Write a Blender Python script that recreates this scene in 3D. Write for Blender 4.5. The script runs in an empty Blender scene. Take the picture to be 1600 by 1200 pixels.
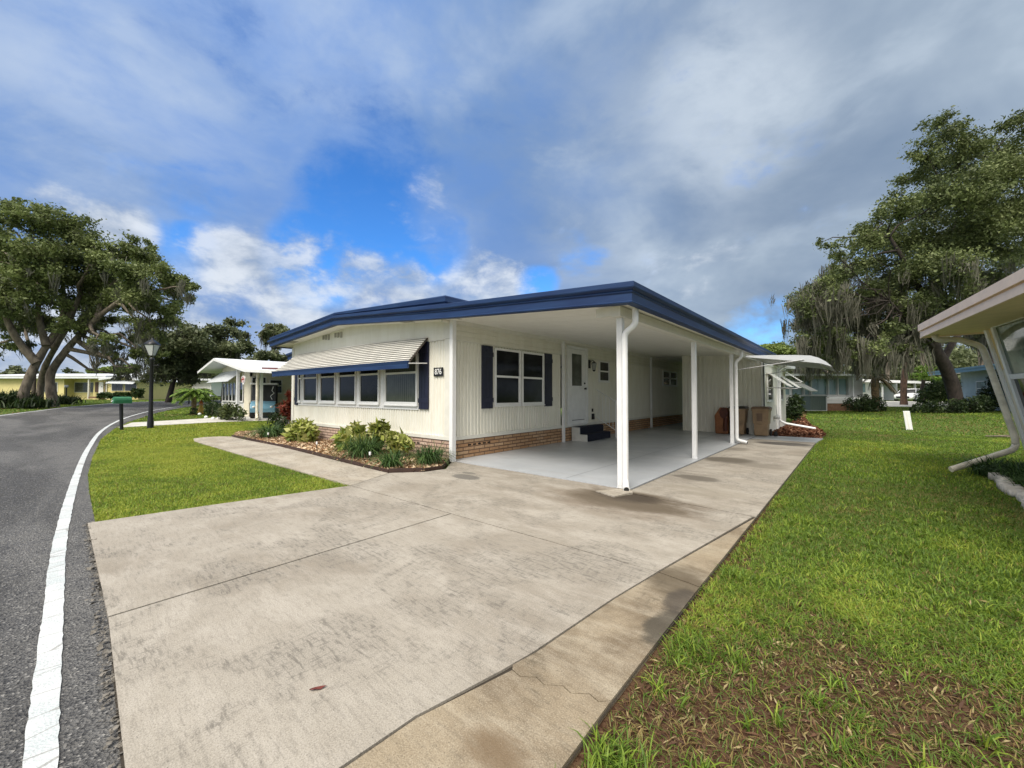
import bpy, bmesh, math, random
import numpy as np
from mathutils import Vector, Matrix
R = math.radians
# ------------------------------------------------------------------ camera
FPX = 629.0; YAW = math.atan(535/629.0); PITCH = math.atan(16/629.0); EYE = 1.35
scene = bpy.context.scene
cam = bpy.data.objects.new("camera", bpy.data.cameras.new("camera"))
scene.collection.objects.link(cam); scene.camera = cam
cam.data.sensor_fit = 'HORIZONTAL'; cam.data.sensor_width = 36; cam.data.lens = FPX/1600*36
cam.data.clip_start = 0.05; cam.data.clip_end = 3000
cam.location = (0, 0, EYE); cam.rotation_euler = (math.pi/2+PITCH, 0, YAW)
FW = np.array([-math.sin(YAW)*math.cos(PITCH), math.cos(YAW)*math.cos(PITCH), math.sin(PITCH)])
RT = np.array([math.cos(YAW), math.sin(YAW), 0.0]); UP = np.cross(RT, FW)
CAM = np.array([0, 0, EYE])
def ray(x, y): return FW + RT*((x-800)/FPX) + UP*((600-y)/FPX)
def D(x, y, d): return CAM + ray(x, y)*d          # surveyed point: bearing read off the photo, distance d
def hz(x, y): return .015*min(max(-x-14, 0), 46) + .014*min(max(y-20, 0), 40)
def G(x, y):                                       # point on the ground
    z = 0.0; r = ray(x, y)
    for i in range(50):
        p = CAM + r*((z-EYE)/r[2]); z = .5*z+.5*hz(p[0], p[1])
    return np.array([p[0], p[1], hz(p[0], p[1])])
# ------------------------------------------------------------------ light
scene.view_settings.view_transform = 'Standard'; scene.view_settings.look = 'None'
scene.view_settings.gamma = 1; scene.view_settings.exposure = 1.32
SUN_AZ = Vector((0.20, -0.70, 0.95)).normalized()
sun = bpy.data.objects.new("sun", bpy.data.lights.new("sun", 'SUN'))
sun.data.energy = 1.3; sun.data.angle = R(24); sun.data.color = (1.0, 0.94, 0.86)
sun.rotation_euler = SUN_AZ.to_track_quat('Z', 'Y').to_euler(); sun.location = (0, 0, 30)
scene.collection.objects.link(sun)
SUN_EL = math.asin(SUN_AZ.z); SUN_ROT = math.atan2(SUN_AZ.x, SUN_AZ.y)
world = bpy.data.worlds.new("World"); scene.world = world; world.use_nodes = True
def build_world():
    nt = world.node_tree; N = nt.nodes; L = nt.links; N.clear()
    def n(t, **k):
        a = N.new(t)
        for q, v in k.items(): setattr(a, q, v)
        return a
    def val(sock, v):
        if hasattr(v, 'is_output'): L.new(v, sock)
        else: sock.default_value = v
    def m(op, a, b=0.0, c=None, clamp=False):
        x = n('ShaderNodeMath', operation=op, use_clamp=clamp); val(x.inputs[0], a); val(x.inputs[1], b)
        if c is not None: val(x.inputs[2], c)
        return x.outputs[0]
    def mixc(f, a, b):
        x = n('ShaderNodeMix', data_type='RGBA'); val(x.inputs[0], f); val(x.inputs[6], a); val(x.inputs[7], b); return x.outputs[2]
    def ss(v, lo, hi):
        x = n('ShaderNodeMapRange', interpolation_type='SMOOTHSTEP'); val(x.inputs[0], v)
        x.inputs[1].default_value = lo; x.inputs[2].default_value = hi; x.inputs[3].default_value = 0; x.inputs[4].default_value = 1
        return x.outputs[0]
    tc = n('ShaderNodeTexCoord'); d = tc.outputs['Generated']
    sp = n('ShaderNodeSeparateXYZ'); L.new(d, sp.inputs[0])
    zc = m('ADD', m('MAXIMUM', sp.outputs[2], 0.0), 0.10)
    cb = n('ShaderNodeCombineXYZ')
    L.new(m('DIVIDE', sp.outputs[0], zc), cb.inputs[0]); L.new(m('DIVIDE', sp.outputs[1], zc), cb.inputs[1])
    def noise(vec, scale, detail, rough, dist=0.0, loc=(0, 0, 0), sc=(1, 1, 1), rot=0):
        mp = n('ShaderNodeMapping'); L.new(vec, mp.inputs[0]); mp.inputs['Location'].default_value = loc
        mp.inputs['Scale'].default_value = sc; mp.inputs['Rotation'].default_value = (0, 0, rot)
        x = n('ShaderNodeTexNoise'); L.new(mp.outputs[0], x.inputs['Vector']); x.inputs['Scale'].default_value = scale
        x.inputs['Detail'].default_value = detail; x.inputs['Roughness'].default_value = rough; x.inputs['Distortion'].default_value = dist
        return x.outputs[0]
    def blob(px, py, rpx, hard=0.0):        # soft round region of the sky about a fixed direction
        v = Vector(ray(px, py)).normalized(); w = Vector(ray(px+rpx*.7, py+rpx*.7)).normalized()
        dt = n('ShaderNodeVectorMath', operation='DOT_PRODUCT'); L.new(d, dt.inputs[0]); dt.inputs[1].default_value = v
        return ss(dt.outputs['Value'], 1-(1-v.dot(w))*1.8, 1-(1-v.dot(w))*hard*.6)
    flat = cb.outputs[0]
    n1 = noise(flat, 0.55, 3, .5, .5, (3.1, 1.7, 0), (1, 1, 1), 0.7)
    n2 = noise(flat, 1.3, 4, .52, .6, (1.3, 4.2, 0), (1.3, .75, 1), -0.9)
    n3 = noise(d, 4.5, 7, .60, .25, (0, 0, 0), (1, 1, 1.9))
    n4 = noise(d, 9.0, 8, .62, .2, (4, 2, 1), (1, 1, 1.7))
    n5 = noise(d, 2.6, 5, .55, .3, (9, 3, 2), (1, 1, 1.9))
    # overcast deck
    deck = mixc(ss(m('ADD', m('MULTIPLY', n1, .55), m('ADD', m('MULTIPLY', n2, .25), m('MULTIPLY', n5, .20))), .38, .62), (.160, .295, .580, 1), (.345, .475, .730, 1))
    side = ss(m('ADD', m('MULTIPLY', sp.outputs[0], .76), m('MULTIPLY', sp.outputs[1], .65)), -.35, .55)
    grey = mixc(ss(m('ADD', m('MULTIPLY', n1, .45), m('ADD', m('MULTIPLY', n2, .15), m('MULTIPLY', n5, .40))), .38, .62), (.205, .285, .410, 1), (.420, .510, .610, 1))
    deck = mixc(side, deck, grey)
    deck = mixc(m('MULTIPLY', m('MULTIPLY', m('SUBTRACT', 1.0, side), ss(m('ADD', m('MULTIPLY', n5, .5), m('MULTIPLY', n3, .5)), .56, .38)), .55), deck, (.12, .28, .68, 1))
    deck = mixc(m('MULTIPLY', ss(m('ADD', m('MULTIPLY', n5, .6), m('MULTIPLY', n3, .4)), .50, .66), .35), deck, (.56, .65, .76, 1))
    # brighter thin spots
    for (px, py, rp, s) in ((1140, 165, 120, .45), (170, 130, 230, .26), (60, 200, 160, .2), (1000, 250, 200, .22), (520, 60, 120, .12), (1300, 120, 220, .12)):
        deck = mixc(m('MULTIPLY', m('MULTIPLY', blob(px, py, rp), s), ss(m('ADD', m('MULTIPLY', n2, .5), m('MULTIPLY', n3, .5)), .34, .60)), deck, (.72, .80, .88, 1))
    # clear-sky holes
    hole = None
    for (px, py, rp, s) in ((575, 340, 120, 1.0), (590, 270, 90, .62), (500, 402, 85, 1.25), (450, 395, 45, .8), (670, 370, 70, .75), (300, 375, 40, .7), (640, 410, 50, .9), (560, 200, 110, .45), (200, 200, 110, .30), (430, 130, 150, .40), (620, 250, 80, .5), (330, 300, 90, .40), (300, 40, 110, .32),
                            (360, 100, 180, .22), (845, 446, 35, .8), (905, 405, 40, .4), (720, 240, 120, .25), (290, 395, 60, .5), (1180, 505, 60, .5), (1225, 245, 70, .2)):
        b = m('MULTIPLY', blob(px, py, rp), s)
        hole = b if hole is None else m('MAXIMUM', hole, b)
    hole = m('ADD', hole, m('MULTIPLY', m('SUBTRACT', m('ADD', m('MULTIPLY', n3, .65), m('MULTIPLY', n4, .35)), .5), 2.6))
    hole = m('MULTIPLY', ss(hole, .15, .90), .97)
    # heaped white clouds low down
    hz_ = m('SUBTRACT', 1.0, ss(sp.outputs[2], .04, .30))
    puff = None
    for (px, py, rp, s) in ((385, 425, 85, 1.0), (440, 440, 60, .9), (570, 440, 60, .95), (620, 455, 60, .9), (500, 455, 55, .7), (320, 460, 80, .7), (180, 370, 70, .85), (90, 330, 60, .7), (450, 372, 60, .55), (540, 388, 45, .45),
                            (670, 325, 60, .62), (700, 370, 35, .5), (420, 490, 140, .75), (100, 545, 150, 1.0), (260, 560, 150, .95), (200, 500, 120, .8), (760, 440, 70, .5), (1110, 430, 60, .35), (1580, 420, 60, .9), (860, 440, 50, .3), (1010, 430, 60, .2), (1560, 520, 150, .7)):
        b = m('MULTIPLY', blob(px, py, rp, .15), s)
        puff = b if puff is None else m('MAXIMUM', puff, b)
    pn = m('ADD', puff, m('MULTIPLY', m('SUBTRACT', m('ADD', m('MULTIPLY', n3, .5), m('MULTIPLY', n4, .5)), .5), 3.4))
    pm = m('MULTIPLY', ss(pn, .30, 1.05), .90)
    pcol = mixc(ss(m('ADD', m('MULTIPLY', n4, .5), m('MULTIPLY', noise(d, 3.2, 5, .55, .3, (7, 1, 3), (1, 1, 2.6)), .5)), .40, .62), (.31, .39, .52, 1), (.74, .79, .86, 1))
    glow = m('SUBTRACT', 1.0, ss(sp.outputs[2], .0, .17))
    deck = mixc(m('MULTIPLY', glow, .42), deck, (.66, .72, .80, 1))
    sky = n('ShaderNodeTexSky', sky_type='NISHITA'); sky.sun_disc = False; sky.sun_elevation = SUN_EL; sky.sun_rotation = SUN_ROT
    sky.air_density = 1.0; sky.dust_density = .3; sky.ozone_density = 3.0
    bg_sky = n('ShaderNodeBackground'); bg_sky.inputs[1].default_value = .050
    gm = n('ShaderNodeGamma'); L.new(sky.outputs[0], gm.inputs[0]); gm.inputs[1].default_value = 1.2
    tn = n('ShaderNodeMix', data_type='RGBA', blend_type='MULTIPLY'); tn.inputs[0].default_value = 1; L.new(gm.outputs[0], tn.inputs[6]); tn.inputs[7].default_value = (.45, .95, 1.35, 1)
    L.new(tn.outputs[2], bg_sky.inputs[0])
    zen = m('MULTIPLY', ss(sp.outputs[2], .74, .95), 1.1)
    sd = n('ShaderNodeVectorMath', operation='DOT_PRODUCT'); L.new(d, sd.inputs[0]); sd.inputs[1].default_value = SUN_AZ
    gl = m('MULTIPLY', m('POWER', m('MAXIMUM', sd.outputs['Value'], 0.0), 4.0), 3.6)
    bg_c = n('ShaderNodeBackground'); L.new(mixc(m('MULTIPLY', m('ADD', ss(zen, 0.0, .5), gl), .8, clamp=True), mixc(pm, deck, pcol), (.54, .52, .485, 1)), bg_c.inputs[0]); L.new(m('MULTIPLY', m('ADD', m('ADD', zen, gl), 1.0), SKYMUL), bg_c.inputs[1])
    mx = n('ShaderNodeMixShader')
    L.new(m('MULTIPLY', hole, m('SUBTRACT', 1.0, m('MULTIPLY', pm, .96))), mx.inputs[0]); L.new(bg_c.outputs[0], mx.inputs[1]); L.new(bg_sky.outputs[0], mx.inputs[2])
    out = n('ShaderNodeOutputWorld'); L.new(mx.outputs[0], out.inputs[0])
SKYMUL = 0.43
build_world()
# ------------------------------------------------------------------ materials
MATS = {}
def mat(name, col, rough=.6, var=.0, vscale=3.0, bump=0.0, bscale=60.0, metal=0.0, col2=None, spec=.5, detail=4, trans=0.0, coat=0.0, mapscale=(1, 1, 1), attr=None, ramp=None, alpha=1.0, lo=.35, hi=.65):
    if name in MATS: return MATS[name]
    m = bpy.data.materials.new(name); m.use_nodes = True; nt = m.node_tree; N = nt.nodes; L = nt.links
    b = N['Principled BSDF']; out = N['Material Output']
    b.inputs['Roughness'].default_value = rough; b.inputs['Metallic'].default_value = metal
    b.inputs['Specular IOR Level'].default_value = spec; b.inputs['Coat Weight'].default_value = coat
    c = tuple(col)+(1,); b.inputs['Base Color'].default_value = c
    geo = N.new('ShaderNodeNewGeometry'); mp = N.new('ShaderNodeMapping'); L.new(geo.outputs['Position'], mp.inputs[0]); mp.inputs['Scale'].default_value = mapscale
    csock = None
    if var > 0 or col2:
        c2 = tuple(col2)+(1,) if col2 else tuple(max(0, x*(1-var)) for x in col)+(1,)
        nz = N.new('ShaderNodeTexNoise'); L.new(mp.outputs[0], nz.inputs['Vector']); nz.inputs['Scale'].default_value = vscale; nz.inputs['Detail'].default_value = detail
        nz.inputs['Roughness'].default_value = .62
        mr = N.new('ShaderNodeMapRange'); L.new(nz.outputs[0], mr.inputs[0]); mr.inputs[1].default_value = lo; mr.inputs[2].default_value = hi
        mx = N.new('ShaderNodeMix'); mx.data_type = 'RGBA'; L.new(mr.outputs[0], mx.inputs[0]); mx.inputs[6].default_value = c; mx.inputs[7].default_value = c2
        csock = mx.outputs[2]; L.new(csock, b.inputs['Base Color'])
    if attr:
        at = N.new('ShaderNodeAttribute'); at.attribute_name = attr
        rp = N.new('ShaderNodeValToRGB'); e = rp.color_ramp.elements
        for i, (p, cc) in enumerate(ramp):
            if i < 2: e[i].position = p; e[i].color = tuple(cc)+(1,)
            else:
                q = e.new(p); q.color = tuple(cc)+(1,)
        L.new(at.outputs['Fac'], rp.inputs[0]); s = rp.outputs[0]
        if csock:
            mx2 = N.new('ShaderNodeMix'); mx2.data_type = 'RGBA'; mx2.blend_type = 'MULTIPLY'; mx2.inputs[0].default_value = 1
            L.new(s, mx2.inputs[6]); L.new(csock, mx2.inputs[7]); s = mx2.outputs[2]
        L.new(s, b.inputs['Base Color']); csock = s
    if trans > 0:
        tr = N.new('ShaderNodeBsdfTranslucent'); ms = N.new('ShaderNodeMixShader'); ms.inputs[0].default_value = trans
        if csock: L.new(csock, tr.inputs[0])
        else: tr.inputs[0].default_value = c
        L.new(b.outputs[0], ms.inputs[1]); L.new(tr.outputs[0], ms.inputs[2]); L.new(ms.outputs[0], out.inputs[0])
    if bump > 0:
        nb = N.new('ShaderNodeTexNoise'); L.new(mp.outputs[0], nb.inputs['Vector']); nb.inputs['Scale'].default_value = bscale; nb.inputs['Detail'].default_value = 3
        bp = N.new('ShaderNodeBump'); bp.inputs['Strength'].default_value = bump; bp.inputs['Distance'].default_value = .01
        L.new(nb.outputs[0], bp.inputs['Height']); L.new(bp.outputs[0], b.inputs['Normal'])
    MATS[name] = m; return m
class NB:                                          # small node-graph builder for the special materials
    def __init__(s, name, rough=.8, spec=.3):
        s.m = bpy.data.materials.new(name); s.m.use_nodes = True; s.N = s.m.node_tree.nodes; s.L = s.m.node_tree.links
        s.b = s.N['Principled BSDF']; s.b.inputs['Roughness'].default_value = rough; s.b.inputs['Specular IOR Level'].default_value = spec
        s.pos = s.N.new('ShaderNodeNewGeometry').outputs['Position']; MATS[name] = s.m
    def val(s, sock, v):
        if hasattr(v, 'is_output'): s.L.new(v, sock)
        else: sock.default_value = v
    def map(s, sc=(1, 1, 1), rot=0, loc=(0, 0, 0), vec=None):
        x = s.N.new('ShaderNodeMapping'); s.L.new(vec or s.pos, x.inputs[0]); x.inputs['Scale'].default_value = sc; x.inputs['Rotation'].default_value = (0, 0, rot); x.inputs['Location'].default_value = loc; return x.outputs[0]
    def noise(s, scale, detail=4, rough=.6, vec=None, dist=0):
        x = s.N.new('ShaderNodeTexNoise'); s.L.new(vec or s.pos, x.inputs['Vector']); x.inputs['Scale'].default_value = scale; x.inputs['Detail'].default_value = detail; x.inputs['Roughness'].default_value = rough; x.inputs['Distortion'].default_value = dist; return x.outputs[0]
    def vor(s, scale, vec=None, feature='F1', out='Distance'):
        x = s.N.new('ShaderNodeTexVoronoi'); x.feature = feature; s.L.new(vec or s.pos, x.inputs['Vector']); x.inputs['Scale'].default_value = scale; return x.outputs[out]
    def mr(s, v, a, b, c=0.0, d=1.0, smooth=True):
        x = s.N.new('ShaderNodeMapRange'); x.interpolation_type = 'SMOOTHSTEP' if smooth else 'LINEAR'
        s.val(x.inputs[0], v)
        for i, q in enumerate((a, b, c, d)): x.inputs[i+1].default_value = q
        return x.outputs[0]
    def mix(s, f, a, b, blend='MIX'):
        x = s.N.new('ShaderNodeMix'); x.data_type = 'RGBA'; x.blend_type = blend
        s.val(x.inputs[0], f); s.val(x.inputs[6], a if hasattr(a, 'is_output') else tuple(a)+(1,)); s.val(x.inputs[7], b if hasattr(b, 'is_output') else tuple(b)+(1,)); return x.outputs[2]
    def math(s, op, a, b=0.0, clamp=False):
        x = s.N.new('ShaderNodeMath'); x.operation = op; x.use_clamp = clamp; s.val(x.inputs[0], a); s.val(x.inputs[1], b); return x.outputs[0]
    def sep(s, vec=None):
        x = s.N.new('ShaderNodeSeparateXYZ'); s.L.new(vec or s.pos, x.inputs[0]); return x.outputs
    def comb(s, a, b, c=0.0):
        x = s.N.new('ShaderNodeCombineXYZ'); s.val(x.inputs[0], a); s.val(x.inputs[1], b); s.val(x.inputs[2], c); return x.outputs[0]
    def spot(s, cx, cy, rx, ry, wob=None):         # soft elliptical stain
        o = s.sep(); dx = s.math('DIVIDE', s.math('SUBTRACT', o[0], cx), rx); dy = s.math('DIVIDE', s.math('SUBTRACT', o[1], cy), ry)
        r = s.math('ADD', s.math('MULTIPLY', dx, dx), s.math('MULTIPLY', dy, dy))
        if wob is not None: r = s.math('ADD', r, s.math('MULTIPLY', s.math('SUBTRACT', wob, .5), 1.6))
        return r
    def col(s, c): s.val(s.b.inputs['Base Color'], c if hasattr(c, 'is_output') else tuple(c)+(1,))
    def bump(s, h, strength=.3, dist=.01):
        x = s.N.new('ShaderNodeBump'); x.inputs['Strength'].default_value = strength; x.inputs['Distance'].default_value = dist; s.L.new(h, x.inputs['Height']); s.L.new(x.outputs[0], s.b.inputs['Normal'])
def concrete(name, base, light, dark, stains=(), brush=True, grime=.6):
    k = NB(name, .82, .3)
    n1 = k.noise(.8, 7, .66, dist=.5); n2 = k.noise(2.6, 7, .70, vec=k.map((.55, 1.4, 1), .12), dist=.3); n4 = k.noise(150, 3, .65)
    streak = k.noise(26, 6, .74, vec=k.map((.30, 1.6, 1), .35), dist=.2); streak2 = k.noise(34, 6, .74, vec=k.map((1.5, .28, 1), .2)); patch = k.noise(1.15, 6, .68, vec=k.map((1, 1, 1), .4, (3, 5, 0)), dist=.8)
    c = k.mix(k.mr(n1, .32, .62), dark, base); c = k.mix(k.mr(n2, .42, .68, 0, .6), c, light)
    g_ = k.mr(patch, .46, .60); c = k.mix(k.math('MULTIPLY', g_, .5*grime), c, tuple(x*.62 for x in base))
    c = k.mix(k.math('MULTIPLY', k.mr(g_, 0, 1, .35, 1), k.mr(streak, .48, .62, 0, grime*1.2)), c, tuple(x*.34 for x in base))
    c = k.mix(k.math('MULTIPLY', k.mr(g_, 0, 1, .25, 1), k.mr(streak2, .50, .64, 0, grime)), c, tuple(x*.36 for x in base))
    c = k.mix(k.mr(n4, .48, .70, 0, .55), c, tuple(x*.42 for x in base)); c = k.mix(k.mr(n4, .5, .3, 0, .35), c, tuple(min(1, x*1.18) for x in light))
    pits = k.vor(30); c = k.mix(k.mr(pits, .13, .05, 0, .6), c, tuple(x*.35 for x in base))
    for (cx, cy, rx, ry, colr, a, h) in stains:
        rr = k.spot(cx, cy, rx, ry, n2); rr = k.math('ADD', rr, k.math('MULTIPLY', k.math('SUBTRACT', streak, .5), .9)); c = k.mix(k.mr(rr, 1.0, h, 0, a), c, colr)
    k.col(c)
    if brush:
        w = k.noise(9, 2, .5, vec=k.map((22, .6, 1), .12)); hh = k.math('ADD', k.math('MULTIPLY', n4, .7), k.math('ADD', k.math('MULTIPLY', w, .35), k.math('MULTIPLY', streak, .5)))
    else: hh = k.math('ADD', n4, k.math('MULTIPLY', streak, .5))
    k.bump(hh, .5, .005); return k.m
DK = (.10, .085, .065)
M = {}
M['concrete'] = concrete('driveway_concrete', (.352, .318, .266), (.45, .412, .355), (.26, .226, .180), stains=[
    (-2.3, 4.75, 1.3, .8, (.17, .13, .09), .65, .0), (-2.2, 4.90, 1.0, .55, (.10, .078, .053), .85, .2), (-2.3, 5.05, .55, .30, (.05, .038, .027), .9, .2), (-4.85, 4.55, .33, .17, (.10, .095, .085), .75, .6), (-5.05, 4.80, .16, .08, (.10, .095, .085), .6, .5),
    (-1.95, 6.9, .42, .22, (.12, .105, .085), .85, .4), (-1.95, 9.2, .6, .5, (.10, .085, .065), .9, .3), (-1.0, 11.5, .4, 1.0, (.20, .17, .13), .5, 0), (-1.35, 8.9, .5, .35, (.17, .15, .12), .6, .3), (-1.5, 13.2, .75, .5, (.06, .055, .05), .85, .4),
    (-2.2, 11.2, .3, .5, (.16, .14, .11), .6, .2), (-1.6, 6.1, .7, .5, (.27, .24, .19), .4, 0)
    ])
M['strip'] = concrete('strip_concrete', (.32, .26, .178), (.46, .405, .31), (.12, .085, .052), stains=[
    (-1.0, 3.05, .28, .35, (.09, .07, .045), .8, .2), (-.86, 2.4, .12, .3, (.05, .045, .035), .8, .3), (-.9, 2.75, .1, .22, (.06, .05, .04), .8, .3), (-1.05, 1.15, .2, .12, (.15, .10, .055), .7, .0)], brush=False)
M['walk'] = concrete('walk_concrete', (.42, .375, .305), (.52, .475, .405), (.33, .28, .215))
k = NB('painted_floor', .33, .45); n1 = k.noise(.7, 5, .6, dist=.5); n2 = k.noise(3, 5, .6, vec=k.map((.4, 1.3, 1)))
c = k.mix(k.mr(n1, .3, .7), (.40, .42, .44), (.46, .475, .49)); c = k.mix(k.mr(n2, .5, .7, 0, .4), c, (.35, .355, .35)); c = k.mix(k.mr(k.noise(30, 5, .75, vec=k.map((1, .3, 1), .5)), .60, .72, 0, .35), c, (.22, .22, .21)); k.col(c)
k.val(k.b.inputs['Roughness'], k.mr(k.noise(1.2, 2), .3, .7, .30, .46)); k.bump(k.noise(3, 2), .05, .004); M['floor'] = k.m
k = NB('asphalt', .72, .45)
sp_ = k.sep(); agg = k.vor(95, out='Color'); asep = k.N.new('ShaderNodeSeparateColor'); k.L.new(agg, asep.inputs[0])
n1 = k.noise(.35, 5, .6, vec=k.map((.5, 1.6, 1), .05), dist=.6); n2 = k.noise(3.0, 5, .6); n3 = k.noise(140, 3, .7)
c = k.mix(k.mr(n1, .40, .62), (.055, .053, .050), (.145, .141, .133)); c = k.mix(k.mr(n2, .45, .7, 0, .45), c, (.075, .075, .078))
c = k.mix(k.mr(asep.outputs[0], .80, .97, 0, .65), c, (.34, .33, .31)); c = k.mix(k.mr(asep.outputs[1], .55, .9, 0, .75), c, (.020, .020, .022))
c = k.mix(k.mr(n3, .55, .75, 0, .5), c, (.02, .02, .022)); k.col(c)
k.bump(k.math('ADD', k.math('MULTIPLY', k.vor(95), 1.0), k.math('MULTIPLY', n3, .6)), .9, .012); M['asphalt'] = k.m
k = NB('road_paint', .55, .4); n1 = k.noise(3, 5); n2 = k.noise(90, 4, .7); cr = k.vor(5, vec=k.map((1.0, .25, 1)), feature='DISTANCE_TO_EDGE')
c = k.mix(k.mr(n1, .4, .65), (.60, .615, .61), (.48, .52, .52)); c = k.mix(k.mr(n2, .52, .68, 0, .7), c, (.34, .35, .35)); c = k.mix(k.mr(cr, .018, .006, 0, .7), c, (.25, .24, .22)); k.col(c); k.bump(k.vor(95), .4, .006); M['paint_line'] = k.m
def brickm(name, c1, c2, mortar, bw=.32, bh=.078):
    k = NB(name, .9, .2); o = k.sep(); v = k.comb(k.math('ADD', o[0], o[1]), o[2])
    x = k.N.new('ShaderNodeTexBrick'); k.L.new(v, x.inputs['Vector']); x.inputs['Scale'].default_value = 1
    x.inputs['Brick Width'].default_value = bw; x.inputs['Row Height'].default_value = bh; x.inputs['Mortar Size'].default_value = .011; x.inputs['Mortar Smooth'].default_value = .1
    x.inputs['Color1'].default_value = c1+(1,); x.inputs['Color2'].default_value = c2+(1,); x.inputs['Mortar'].default_value = mortar+(1,); x.inputs['Bias'].default_value = 0
    n = k.noise(14, 5); c = k.mix(k.mr(n, .40, .72, 0, .5), x.outputs['Color'], tuple(q*.62 for q in c1)); k.col(c)
    inv = k.math('SUBTRACT', 1.0, x.outputs['Fac']); k.bump(k.math('ADD', inv, k.math('MULTIPLY', k.noise(60, 3), .3)), .8, .012); M[name] = k.m
brickm('brick_pink', (.50, .35, .265), (.62, .475, .38), (.15, .10, .08))
brickm('brick_tan', (.44, .25, .13), (.58, .39, .24), (.15, .10, .07))
brickm('brick_dark', (.22, .10, .055), (.30, .16, .09), (.22, .17, .13), .22, .07)
def siding(name, a, b, streak):
    k = NB(name, .5, .35); n = k.noise(5, 5, .6, vec=k.map((1, 1, .25))); n2 = k.noise(30, 4, .6, vec=k.map((1, 1, .08)))
    c = k.mix(k.mr(n, .35, .7), a, b); c = k.mix(k.mr(n2, .55, .8, 0, .4), c, streak); k.col(c); k.bump(k.noise(8, 2), .08, .01); M[name] = k.m
siding('siding', (.80, .78, .69), (.745, .72, .62), (.60, .55, .43))
siding('white_metal', (.80, .80, .775), (.74, .74, .71), (.62, .61, .56))
siding('ceiling_panel', (.84, .82, .75), (.80, .78, .71), (.66, .64, .56))
M['cream_trim'] = mat('cream_trim', (.74, .72, .64), .5, .08, 6)
k = NB('blue_fascia', .5, .35); n = k.noise(3, 5, .6, vec=k.map((.4, .4, 4))); k.col(k.mix(k.mr(n, .35, .7), (.010, .028, .092), (.016, .044, .122))); k.bump(k.noise(6, 2), .15, .01); M['blue'] = k.m
M['roof_top'] = mat('roof_membrane', (.55, .56, .57), .7, .2, 3)
M['white_roof'] = mat('white_roof', (.74, .76, .78), .55, .12, 2)
M['shutter'] = mat('shutter_navy', (.012, .014, .038), .45, .25, 8, .1, 120)
M['window_frame'] = mat('window_frame', (.80, .80, .78), .4, .05, 8)
def glassm(name, base, stripe=None, sc=60, rough=.04, spec=.55, zt=None):
    k = NB(name, rough, spec); k.b.inputs['IOR'].default_value = 1.5
    n = k.noise(2.2, 4, .6); c = k.mix(k.mr(n, .4, .7), base, tuple(x*1.9+.002 for x in base))
    if stripe:
        o = k.sep(); s_ = k.math('SINE', k.math('MULTIPLY', k.math('ADD', o[0], o[1]), sc)); c = k.mix(k.mr(s_, -.9, .9), c, stripe)
    k.col(c); k.bump(k.noise(1.6, 2), .05, .02); M[name] = k.m
glassm('glass', (.006, .007, .008)); glassm('glass_screened', (.008, .009, .010), rough=.10, spec=.14); glassm('glass_curtain', (.045, .052, .045), (.085, .094, .080), 75, .1, .25); glassm('glass_grey', (.06, .065, .055), rough=.15)
glassm('glass_blind', (.03, .032, .035), (.06, .062, .066), 0.1); glassm('glass_teal', (.16, .24, .25), (.24, .33, .34), 6, .1); glassm('glass_green', (.10, .135, .10), (.05, .07, .05), 3, .05); glassm('glass_dark_screen', (.012, .013, .014), rough=.3)
M['white_paint'] = mat('white_paint', (.80, .80, .79), .45, .08, 5, .05, 30)
M['black_metal'] = mat('black_metal', (.012, .012, .014), .4, .3, 20, .1, 90)
M['black_rubber'] = mat('black_rubber', (.02, .02, .02), .8)
M['carpet'] = mat('navy_carpet', (.010, .013, .030), .95, .4, 40, .5, 300)
M['step_paint'] = mat('step_paint', (.62, .62, .58), .6, .15, 5)
M['bin'] = mat('bin_plastic', (.36, .24, .135), .5, .25, 6, .15, 160)
M['bin_lid'] = mat('bin_lid_plastic', (.21, .13, .08), .45, .25, 6)
M['bin_dark'] = mat('bin_lid_dark', (.035, .03, .027), .4, .2, 6)
M['rust_wood'] = mat('rust_clay', (.34, .13, .045), .6, .45, 7, .3, 40); M['rust_shade'] = mat('rust_shade', (.10, .022, .010), .6, .5, 9, .3, 40)
M['galv'] = mat('galvanised', (.42, .44, .46), .45, .15, 5, metal=.4)
M['canopy'] = mat('canopy_aluminium', (.56, .58, .60), .5, .12, 3)
M['steel'] = mat('steel_rod', (.45, .45, .45), .4, metal=.5)
M['bark'] = mat('oak_bark', (.23, .19, .145), .95, col2=(.085, .068, .052), vscale=5, bump=.9, bscale=14, mapscale=(1, 1, .35))
M['bark_dark'] = mat('dark_bark', (.060, .046, .038), .95, col2=(.022, .018, .015), vscale=5, bump=.9, bscale=14, mapscale=(1, 1, .35))
M['pine_bark'] = mat('pine_bark', (.17, .10, .065), .95, col2=(.06, .038, .028), vscale=7, bump=.9, bscale=14, mapscale=(1, 1, .4))
M['palm_trunk'] = mat('palm_trunk_bark', (.30, .21, .11), .95, col2=(.12, .085, .05), vscale=9, bump=.9, bscale=16)
LR = lambda a, b, c: [(0.0, a), (1.0, c), (.5, b)]
def leafm(name, a, b, c, tr=.25, rough=.55, spec=.35):
    M[name] = mat(name, (1, 1, 1), rough, var=.35, vscale=.55, trans=tr, attr='tint', ramp=LR(a, b, c), spec=spec)
leafm('oak_leaf', (.085, .108, .038), (.175, .222, .066), (.33, .38, .14)); leafm('oak_leaf_dark', (.078, .098, .048), (.15, .178, .080), (.27, .30, .15))
leafm('moss_grey', (.10, .10, .075), (.17, .17, .13), (.26, .26, .20), .3, .9, .1); leafm('moss_dark', (.09, .09, .068), (.17, .165, .125), (.28, .27, .21), .3, .9, .1)
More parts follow.
